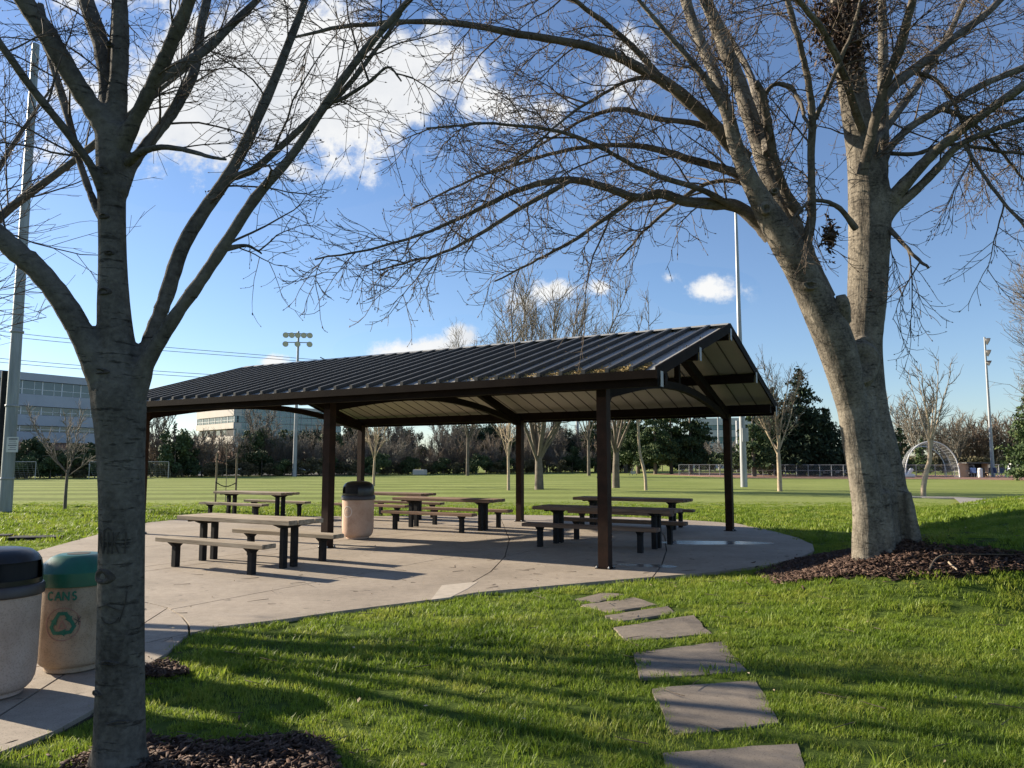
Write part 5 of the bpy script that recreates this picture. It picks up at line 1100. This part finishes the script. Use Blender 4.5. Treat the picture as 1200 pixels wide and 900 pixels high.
# dead leaf bundles caught in the crown
for (u, v, w, h, n, d) in [(975, 28, 30, 50, 800, -.7), (993, 62, 28, 42, 650, -.7), (1010, 12, 26, 32, 400, -.7), (972, 278, 10, 20, 230, -.35)]:
    c = np.array(tuple(A(u, v, YR + d))); sx = w * YR / F; sz_ = h * YR / F; p = c + rng.normal(0, .42, (n, 3)) * [sx, sx * .7, sz_]; uu = norm(rng.normal(size=(n, 3)) - [0, 0, .6]); ww = norm(np.cross(uu, rng.normal(size=(n, 3)))); l = rng.uniform(.03, .065, n)[:, None]
    V = np.stack([p - uu * l, p - ww * l * .35, p + uu * l, p + ww * l * .35], 1) - np.array([RT.x, RT.y, 0]); o = link('seed_clusters', npmesh('seed_clusters', V, np.arange(n)[:, None] * 4 + np.array([[0, 1, 2, 3]]), None, False, [M['bud']]), tr_); o['kind'] = 'stuff'
MB().tube(smoothline([tuple(Vector(A(985, 375, YR - .25)) - tr_.location), tuple(Vector(A(987, 360, YR - .4)) - tr_.location), tuple(Vector(A(985, 346, YR - .45)) - tr_.location)], 6), [.14, .12, .11, .10, .09, .06], 9).build('branch_stub', M['barkR'], tr_, True)
for (u, v, w, h) in [(1001, 428, 34, 44), (1008, 408, 20, 22), (932, 345, 16, 9), (880, 262, 12, 12), (941, 292, 10, 14), (892, 240, 9, 6)]:
    c = np.array(tuple(A(u, v, YR))); W_ = w / 2 * YR / F; H_ = h / 2 * YR / F
    best = None
    for rows, (d0, d1) in zip(tr_stems[:3], DR):
        P, r = trace(rows, YR + d0, YR + d1, n=80); i = int(np.argmin(np.linalg.norm((P - c)[:, [0, 2]], axis=1))); dd = np.linalg.norm((P[i] - c)[[0, 2]])
        if best is None or dd - r[i] < best[0]: best = (dd - r[i], P[i], r[i])
    _, pc, rr = best; q = Vector((c[0], pc[1] - math.sqrt(max(.001, rr * rr - (c[0] - pc[0]) ** 2)) * .95, c[2])) - tr_.location; b = MB(); n_ = 16; vs = []
    for (s_, dd) in ((1.3, .04), (1.05, -.03), (.75, -.035), (.4, .0), (.1, .03)):
        for i in range(n_): t_ = 6.283 * i / n_; vs.append(q + Vector((W_ * s_ * math.cos(t_) * (1 + .12 * math.sin(3 * t_)), dd, H_ * s_ * math.sin(t_))))
    b.add(vs, [(k * n_ + i, k * n_ + (i + 1) % n_, (k + 1) * n_ + (i + 1) % n_, (k + 1) * n_ + i) for k in range(4) for i in range(n_)] + [tuple(4 * n_ + i for i in range(n_))]); b.build('knot', M['barkR'], tr_, True)

# ---- generic bare tree
def bare(name, H, fork, r0, nl, spread, tr_m, tw_m, sec_m=2.2, tw_n=6, twr=.012, seed=0, lean=0, curl=.06, secl=.28, third=0, arch=False, trow=None):
    global rng
    rng = np.random.default_rng(seed); o = empty(name)
    tp = smoothline([(0, 0, -.15), (lean * fork * .5, 0, fork * .5), (lean * fork * .6, .03, fork)] if trow is None else trow, 10); tk_ = link('trunk', Acc().add(*tubes(tp[None], (r0 * np.linspace(1.15, .8, 10))[None], 9)).mesh('trunk', M[tr_m]), o)
    top = tp[-1]; az = np.arange(nl) * 2.4 + rng.uniform(0, .8, nl); inc = rng.uniform(.15, 1, nl) * spread; ln = (H - fork) * rng.uniform(.75, 1.02, nl) / np.maximum(np.cos(inc * .6), .5)
    d = np.stack([np.sin(inc) * np.cos(az), np.sin(inc) * np.sin(az), np.cos(inc)], -1); s = top - np.stack([0 * az, 0 * az, rng.uniform(0, .22, nl) * fork * (1 if nl > 4 else .3)], -1)
    P = grow(s, d, ln, 9, [curl], .07); rr = (r0 * .42 * np.ones(nl))[:, None] * np.linspace(1, .12, 9)[None]; a = Acc(); a.add(*tubes(P, np.maximum(rr, twr), 6)); link('limbs', a.mesh('limbs', M[tr_m]), o)
    n = int(sec_m * (H - fork)); s, d, t, _ = spawn(P, n, .15, .98, .62, .2); l2 = (H - fork) * secl * (1.15 - .7 * t) * rng.uniform(.5, 1.2, len(t)); sec = grow(s, d, l2, 6, [curl * 1.3], .09)
    a = Acc(); a.add(*tubes(sec, np.tile(np.linspace(twr * 2.2, twr, 6), (len(sec), 1)), 4)); s, d, t, _ = spawn(sec, tw_n, .1, 1, .6, .25); l3 = (H - fork) * secl * .42 * rng.uniform(.4, 1.2, len(t)); tw = grow(s, d, l3, 4, [curl * 1.5], .12); a.add(*tubes(tw, np.tile(np.linspace(twr, twr * .6, 4), (len(tw), 1)), 3))
    if third:
        s, d, t, _ = spawn(tw, third, .2, 1, .6, .25); t4 = grow(s, d, (H - fork) * secl * .17 * rng.uniform(.4, 1.2, len(t)), 3, [curl * 2], .12); a.add(*tubes(t4, np.full((len(t4), 3), twr * .6), 3))
    link('twigs', a.mesh('twigs', M[tw_m]), o); return o
def at(o, u, vb, label, cat='tree', rz=None, sc=1, group=None, Y=None):
    p = G(u, vb) if Y is None else A(u, 541, Y); o.location = (p.x, p.y, -.03); o.rotation_euler[2] = random.uniform(0, 6.28) if rz is None else rz; o.scale = (sc,) * 3 if not isinstance(sc, tuple) else sc; put(o, label, cat, group); return o
Hof = lambda u, vb, vt: A(u, vt, G(u, vb).y).z
# off to the left, reaching into the picture and shading the lawn
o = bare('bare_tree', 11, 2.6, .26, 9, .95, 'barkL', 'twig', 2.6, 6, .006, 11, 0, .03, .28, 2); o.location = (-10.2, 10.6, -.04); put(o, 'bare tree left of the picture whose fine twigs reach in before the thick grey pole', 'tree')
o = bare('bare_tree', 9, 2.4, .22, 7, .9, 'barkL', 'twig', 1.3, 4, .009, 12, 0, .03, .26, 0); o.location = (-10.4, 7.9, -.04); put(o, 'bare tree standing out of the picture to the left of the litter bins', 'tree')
# young and middle distance trees
at(bare('young_tree', Hof(76, 597, 470), 1.45, .055, 7, .95, 'fartrunk', 'fartwig2', 3.4, 5, .009, 21, 0, .05, .34), 76, 597, 'small bare young tree on the field between the thick grey pole and the left tree')
at(bare('young_tree', Hof(914, 575, 418), Hof(914, 575, 524), .13, 7, .85, 'farbark', 'fartwig', 2.4, 6, .013, 22, 0, .12, .30, 1), 914, 575, 'slim bare tree with tan trunk just right of the shelter gable')

at(bare('young_tree', Hof(1083, 581, 405), Hof(1083, 581, 515), .12, 6, .62, 'farbark', 'fartwig2', 1.8, 5, .012, 23, 0, .10, .26, 0, trow=[(0, 0, -.1), (.03, 0, .5), (.26, 0, 1.4), (.40, 0, Hof(1083, 581, 540)), (.50, 0, Hof(1083, 581, 515))]), 1080, 581, 'slim bare young tree with curved leaning trunk right of the big tree', rz=0, Y=G(1083, 581).y)
at(bare('young_tree', 7.5, Hof(438, 569, 536), .09, 7, .55, 'farbark', 'farbark', 1.8, 4, .014, 24, 0, .08, .22), 438, 569, 'young tree with pale forked trunk behind the tan bin')
at(bare('young_tree', 7.2, Hof(597, 574, 532), .09, 6, .5, 'farbark', 'farbark', 1.8, 4, .014, 25, 0, .08, .22), 596, 574, 'young pale tree right behind the back middle shelter post')
at(bare('young_tree', 6.2, 3.9, .09, 4, .5, 'farbark', 'fartwig', 1.4, 4, .010, 26, 0, .05, .22, 0, trow=[(0, 0, -.1), (-.05, 0, 1), (-.35, 0, 2.4), (-.42, 0, 4.2)]), 757, 574, 'very slender crooked young tree behind the shaded right tables', rz=0)
at(bare('bare_tree', Hof(632, 573, 318), 2.0, .27, 11, .62, 'fartrunk', 'fartwig2', 2.4, 5, .014, 27, -.05, .12, .26, 2), 632, 573, 'broad bare fan shaped tree rising above the shelter roof left of the ridge middle')
at(bare('bare_tree', Hof(720, 571, 345), 2.4, .24, 7, .5, 'fartrunk', 'fartwig', 1.7, 5, .013, 28, .05, .10, .16, 0), 722, 571, 'bare tree with stiff upright limbs rising above the roof near the gable')
at(bare('bare_tree', A(690, 350, 98).z, 5, .2, 7, .5, 'fartrunk', 'fartwig', 1.4, 5, .014, 29, 0, .08, .2, 0), 690, 566, 'bare tree between the fan shaped tree and the upright tree above the roof', Y=98)
at(bare('bare_tree', A(545, 382, 98).z, 5, .2, 9, .6, 'fartrunk', 'fartwig2', 2.0, 5, .018, 30, 0, .07, .28, 1), 548, 560, 'small bare tree crown peeping over the roof left of the fan shaped tree', Y=98)
at(bare('bare_tree', Hof(1232, 568, 285), 2.2, .34, 13, .50, 'fartrunk', 'fartwig', 2.6, 7, .018, 31, -.03, .07, .26, 2), 1262, 568, 'large bare tree whose fan of fine branches enters at the right picture edge')

# ---- conifers and leafy masses: many small faces spread along real boughs
def leafy(name, centres, radii, n, size, mname, trunk=None, seed=0, drape=0.0, parts=('crown',)):
    r_ = np.random.default_rng(seed); o = empty(name); c = np.asarray(centres, float); rd = np.asarray(radii, float); w = rd[:, 0] * rd[:, 2]; k = r_.choice(len(c), n, p=w / w.sum())
    u = norm(r_.normal(size=(n, 3))) * (r_.random(n) ** .45)[:, None]; p = c[k] + u * rd[k]; d = norm(r_.normal(size=(n, 3)) + [0, 0, -drape]); e_ = norm(np.cross(d, r_.normal(size=(n, 3)))); l = (size * r_.uniform(.5, 1.4, n))[:, None]
    V = np.stack([p - d * l * .5, p + e_ * l * .32, p + d * l * .6, p - e_ * l * .32], 1); link('crown', npmesh('crown', V, np.arange(n)[:, None] * 4 + np.array([[0, 1, 2, 3]]), None, False, [M[mname]]), o)
    if trunk:
        h, r0 = trunk; link('trunk', Acc().add(*tubes(smoothline([(0, 0, -.2), (0, 0, h * .5), (0, 0, h)], 8)[None], np.linspace(r0, r0 * .25, 8)[None], 8)).mesh('trunk', M['fartrunk']), o)
    return o
def conifer(name, H, Rm, z0, n, size, mname, seed, drape=.8, levels=16, per=7, gap=1.0):
    r_ = np.random.default_rng(seed); C_, R_ = [], []
    for i in range(levels):
        f = (i + r_.uniform(-.3, .3)) / levels; f = min(max(f, 0), .98); z = z0 + (H - z0) * f; rr = Rm * (1 - f) ** .85 * (1 - .25 * (f < .08)) + .12
        for j in range(max(2, int(per * (1 - f * .6)))):
            a_ = r_.uniform(0, 6.28); L_ = rr * r_.uniform(.55, 1.12)
            for q in (.35, .65, .92):
                C_.append((L_ * q * math.cos(a_), L_ * q * math.sin(a_), z - drape * .22 * L_ * q + r_.normal(0, .1))); R_.append((rr * .22 + .12, rr * .22 + .12, (.10 * rr + .14) * gap))
    C_.append((0, 0, H - .3)); R_.append((.15, .15, .5)); return leafy(name, C_, R_, n, size, mname, (H * .97, H * .022 + .06), seed, drape)
def bushy(name, H, Rm, n, size, mname, seed, z0=.2, k=16):
    r_ = np.random.default_rng(seed); C_, R_ = [], []
    for i in range(k):
        a_ = r_.uniform(0, 6.28); q = Rm * math.sqrt(r_.random()) * .8; z = z0 + (H - z0) * r_.uniform(.12, .88); q *= math.sqrt(max(.15, 1 - ((z - H * .45) / (H * .58)) ** 2)); C_.append((q * math.cos(a_), q * math.sin(a_), z)); s = r_.uniform(.22, .40); R_.append((Rm * s, Rm * s, H * s * .5))
    return leafy(name, C_, R_, n, size, mname, (H * .7, .1), seed, .2)
# dark cypress mass right of the gable
at(conifer('conifer', 15.2 if False else Hof(940, 557, 428), 5.2, 1.0, 15000, .38, 'cypress', 41, .35, 22, 14, 1.5), 940, 557, 'tall dark evergreen with pointed top just right of the shelter gable', sc=(1.1, 1.1, 1))
at(conifer('conifer', Hof(905, 557, 452), 4.6, 1.0, 10000, .38, 'cypress', 42, .35, 18, 13, 1.5), 908, 557, 'dark evergreen joined to the left of the pointed one right of the gable')
at(conifer('conifer', Hof(967, 557, 475), 4.8, .8, 10000, .38, 'cypress', 43, .35, 16, 13, 1.5), 968, 557, 'dark evergreen sloping down toward the big tree trunk')
at(conifer('cedar_tree', Hof(885, 558, 462), 3.2, 1.6, 5200, .34, 'cedar', 44, .9), 884, 558, 'olive green cedar just right of the tall pale floodlight pole')
cd = [at(conifer('cedar_tree', 12.5, 4.4, 2.6, 8500, .36, 'cedar', 45, 1.0, 15, 8), 810, 555, 'broad dark cedar last in the row before the gap with the pale building')]
for u, v, s, lb in [(787, 555, .92, 'olive cedar second from the gap in the row behind the right tables'), (768, 555.5, .85, 'cedar in the middle of the row behind the right tables'), (748, 555, .95, 'cedar right of the very slender crooked young tree'), (733, 554, 1.0, 'cedar just right of the near right shelter post'), (698, 553, .9, 'dark cedar just left of the near right shelter post')]:
    c = copy_tree(cd[0]); at(c, u, v, lb, sc=s); cd.append(c)
at(conifer('conifer', Hof(1058, 560, 492), 1.9, .6, 2600, .28, 'cedar', 46, .5, 12, 7), 1057, 558, 'small pointed conifer just right of the big trunk, behind the arched backstop')
at(conifer('conifer', Hof(1082, 560, 505), 1.6, .6, 2000, .28, 'cedar', 47, .5, 10, 7), 1082, 556, 'smaller dark conifer seen through the arched backstop')
at(conifer('conifer', Hof(1212, 564, 440), 3.0, .8, 6500, .26, 'cedar', 48, .9, 16, 9), 1211, 563, 'green conifer cut off by the right picture edge')
at(conifer('conifer', 8.6, 1.8, .8, 2600, .28, 'cypress', 49, .3), 172, 541, 'dark pointed conifer just right of the left tree trunk, behind the goal', Y=118)
for u, h, lb in [(190, 9.2, 'dark pointed conifer with the highest tip right of the left trunk'), (203, 8.0, 'dark conifer at the edge of the cream office block')]:
    c = bpy.data.objects[cd[0].name]; o = conifer('conifer', h, 1.7, .8, 2200, .28, 'cypress', int(h * 10), .3); at(o, u, 541, lb, Y=120)
# ---- the belt of bare brush and evergreen shrubs beyond the field
def far_line(u):      # depth of the field's far edge
    return np.interp(u, [-200, 0, 200, 400, 560, 740, 900, 1300], [66, 76, 84, 96, 108, 124, 130, 118])
pb = [bare('bare_shrub', 6.2, .5, .10, 10, .75, 'fartrunk', 'fartwig2', 2.6, 5, .020, 51, 0, .05, .30), bare('bare_shrub', 6.8, .9, .12, 9, .6, 'fartrunk', 'fartwig', 2.6, 5, .020, 52, 0, .07, .28),
      bare('bare_shrub', 5.2, .3, .08, 12, .9, 'fartrunk', 'reddish', 2.8, 5, .020, 53, 0, .05, .32), bare('bare_tree', 9.5, 2.2, .20, 9, .6, 'fartrunk', 'fartwig2', 2.4, 5, .024, 54, 0, .05, .26)]
pe = [bushy('evergreen_shrub', 5.2, 2.3, 3600, .30, 'bush', 55), bushy('evergreen_shrub', 3.4, 2.6, 3000, .28, 'bush', 56), bushy('brush_shrub', 2.6, 2.6, 2600, .26, 'brush', 57, .0), bushy('evergreen_tree', 8.0, 3.4, 5200, .34, 'cypress', 58, 1.2, 20)]
zones = [(-200, 20, 'left of the thick grey floodlight pole'), (20, 110, 'below the pale office block at the left'), (110, 172, 'hidden behind the nearest left trunk'), (172, 232, 'just right of the nearest left trunk'), (232, 300, 'behind the staked sapling'), (300, 384, 'round the eight lamp floodlight pole'),
         (384, 440, 'behind the tan bin'), (440, 480, 'right of the tan bin'), (480, 520, 'above the middle tables'), (520, 602, 'left of the back middle post'), (602, 708, 'between the back middle post and the near right post'), (708, 830, 'behind the row of cedars'), (830, 880, 'in the gap beside the cedars'), (880, 1050, 'behind the dark evergreens'), (1050, 1110, 'behind the arched backstop'), (1110, 1131, 'between the backstop and the dugout'), (1131, 1158, 'right behind the dugout'), (1158, 1174, 'behind the leaning looking floodlight pole'), (1174, 1190, 'right of the leaning floodlight pole'), (1190, 1225, 'beside the green conifer at right edge'), (1225, 1300, 'past the right picture edge'), (1300, 1900, 'far past the right picture edge')]
def zone(u):
    for a_, b_, s in zones:
        if a_ <= u < b_: return s
    return 'far at the side'
noun = {'bare_shrub': ('bare brown shrub', 'shrub'), 'bare_tree': ('bare grey tree', 'tree'), 'evergreen_shrub': ('dark leafy shrub', 'shrub'), 'brush_shrub': ('low tangled brush', 'shrub'), 'evergreen_tree': ('dark evergreen tree', 'tree')}
used = set()
def put_far(proto, u, Y, sc):
    o = proto if proto.name not in used else copy_tree(proto); used.add(o.name if o is proto else o.name)
    used.add(proto.name); kind = proto.name.split('.')[0]; a_, c_ = noun[kind]; z_ = zone(u)
    at(o, u, 541, '%s in belt %s' % (a_, z_), c_, sc=sc, group='%s %s' % (a_, z_), Y=Y)
rs = random.Random(5)
u = -60
while u < 735:
    Yb = float(far_line(u)); dens = .62 if u < 380 else 1.0
    if not (112 < u < 168):
        if rs.random() < .95: put_far(pe[2] if rs.random() < .6 else pe[1], u, Yb + 3 + rs.uniform(0, 2), rs.uniform(.6, .95) * (1 if u > 270 or u < 20 else .8))
        if rs.random() < .9: put_far(pb[rs.choice((0, 1, 2, 0, 2))], u + rs.uniform(-5, 5), Yb + 6 + rs.uniform(0, 5), rs.uniform(.65, 1.0) * (.75 if 20 < u < 110 else 1))
        if u > 370 or 280 < u < 300: put_far(pe[0] if rs.random() < .5 else pb[1], u + rs.uniform(-6, 6), Yb + 12 + rs.uniform(0, 5), rs.uniform(.8, 1.15))
        if u > 395 and rs.random() < .55: put_far(pe[3], u, Yb + 20 + rs.uniform(0, 6), rs.uniform(.8, 1.05))
        if u > 420 and rs.random() < .5: put_far(pb[3], u, Yb + 16 + rs.uniform(0, 6), rs.uniform(.75, 1.0))
    u += rs.uniform(11, 16)
for u, k, s, dy in [(30, 0, .8, 5), (48, 0, .85, 6), (88, 1, 1.1, 5), (102, 0, .75, 6), (205, 0, 1.05, 4), (216, 0, .8, 5), (300, 0, 1.15, 10), (322, 0, 1.2, 12), (350, 3, .75, 16), (368, 3, .78, 18), (388, 0, 1.1, 12)]: put_far(pe[k], u, float(far_line(u)) + dy, s)
for u, s in [(178, 1.0), (190, .95), (232, .8), (285, .95), (305, 1.0), (330, .9), (360, .95)]: put_far(pb[3 if s == 1.0 else 0], u, float(far_line(u)) + 10, s)
for u in range(838, 880, 13): put_far(pe[1], u, 133, 1.0); put_far(pb[0], u + 5, 140, 1.0)
for u in range(740, 830, 15): put_far(pe[1], u, 142, 1.2); put_far(pe[3], u + 6, 150, .9)
for u in range(990, 1056, 18): put_far(pe[1], u, 136, 1.3)
for u, k, s in [(1062, 3, 1.2), (1075, 3, 1.35), (1092, 3, 1.0), (1112, 2, 1.6), (1124, 3, 1.05), (1136, 0, 1.45), (1150, 2, 1.7), (1165, 2, 1.8), (1182, 1, 1.35), (1196, 2, 1.7), (1140, 2, 1.5), (1215, 0, 1.5), (1240, 2, 1.6), (1270, 0, 1.5)]: put_far(pb[k], u, 122 + (u * 7 % 11), s)
for u in range(1060, 1300, 22): put_far(pe[2], u, 118 + u % 7, 1.0)
for u in range(-420, -60, 26): put_far(pe[2], u, 84, 1.1); put_far(pb[0], u + 9, 90, 1.0)
for u in range(1300, 1560, 28): put_far(pe[0], u, 120, 1.0); put_far(pb[2], u + 9, 124, 1.4)
# a distant dark wooded rise closing the horizon
b = MB(); xs_ = np.linspace(-900, 1100, 90); hh = 7 + 4 * np.sin(xs_ * .02) + 3 * np.sin(xs_ * .071 + 1) + np.random.default_rng(3).normal(0, 1.2, 90)
V = np.concatenate([np.stack([xs_, 420 + 0 * xs_, -3 + 0 * xs_], -1), np.stack([xs_, 450 + 0 * xs_, hh], -1), np.stack([xs_, 520 + 0 * xs_, hh * .8], -1), np.stack([xs_, 600 + 0 * xs_, -3 + 0 * xs_], -1)]); i = np.arange(89)
put(link('hills', npmesh('hills', V, np.concatenate([np.stack([i + 90 * k, i + 1 + 90 * k, i + 1 + 90 * (k + 1), i + 90 * (k + 1)], -1) for k in range(3)]), None, False, [M['brush']])), kind='structure')
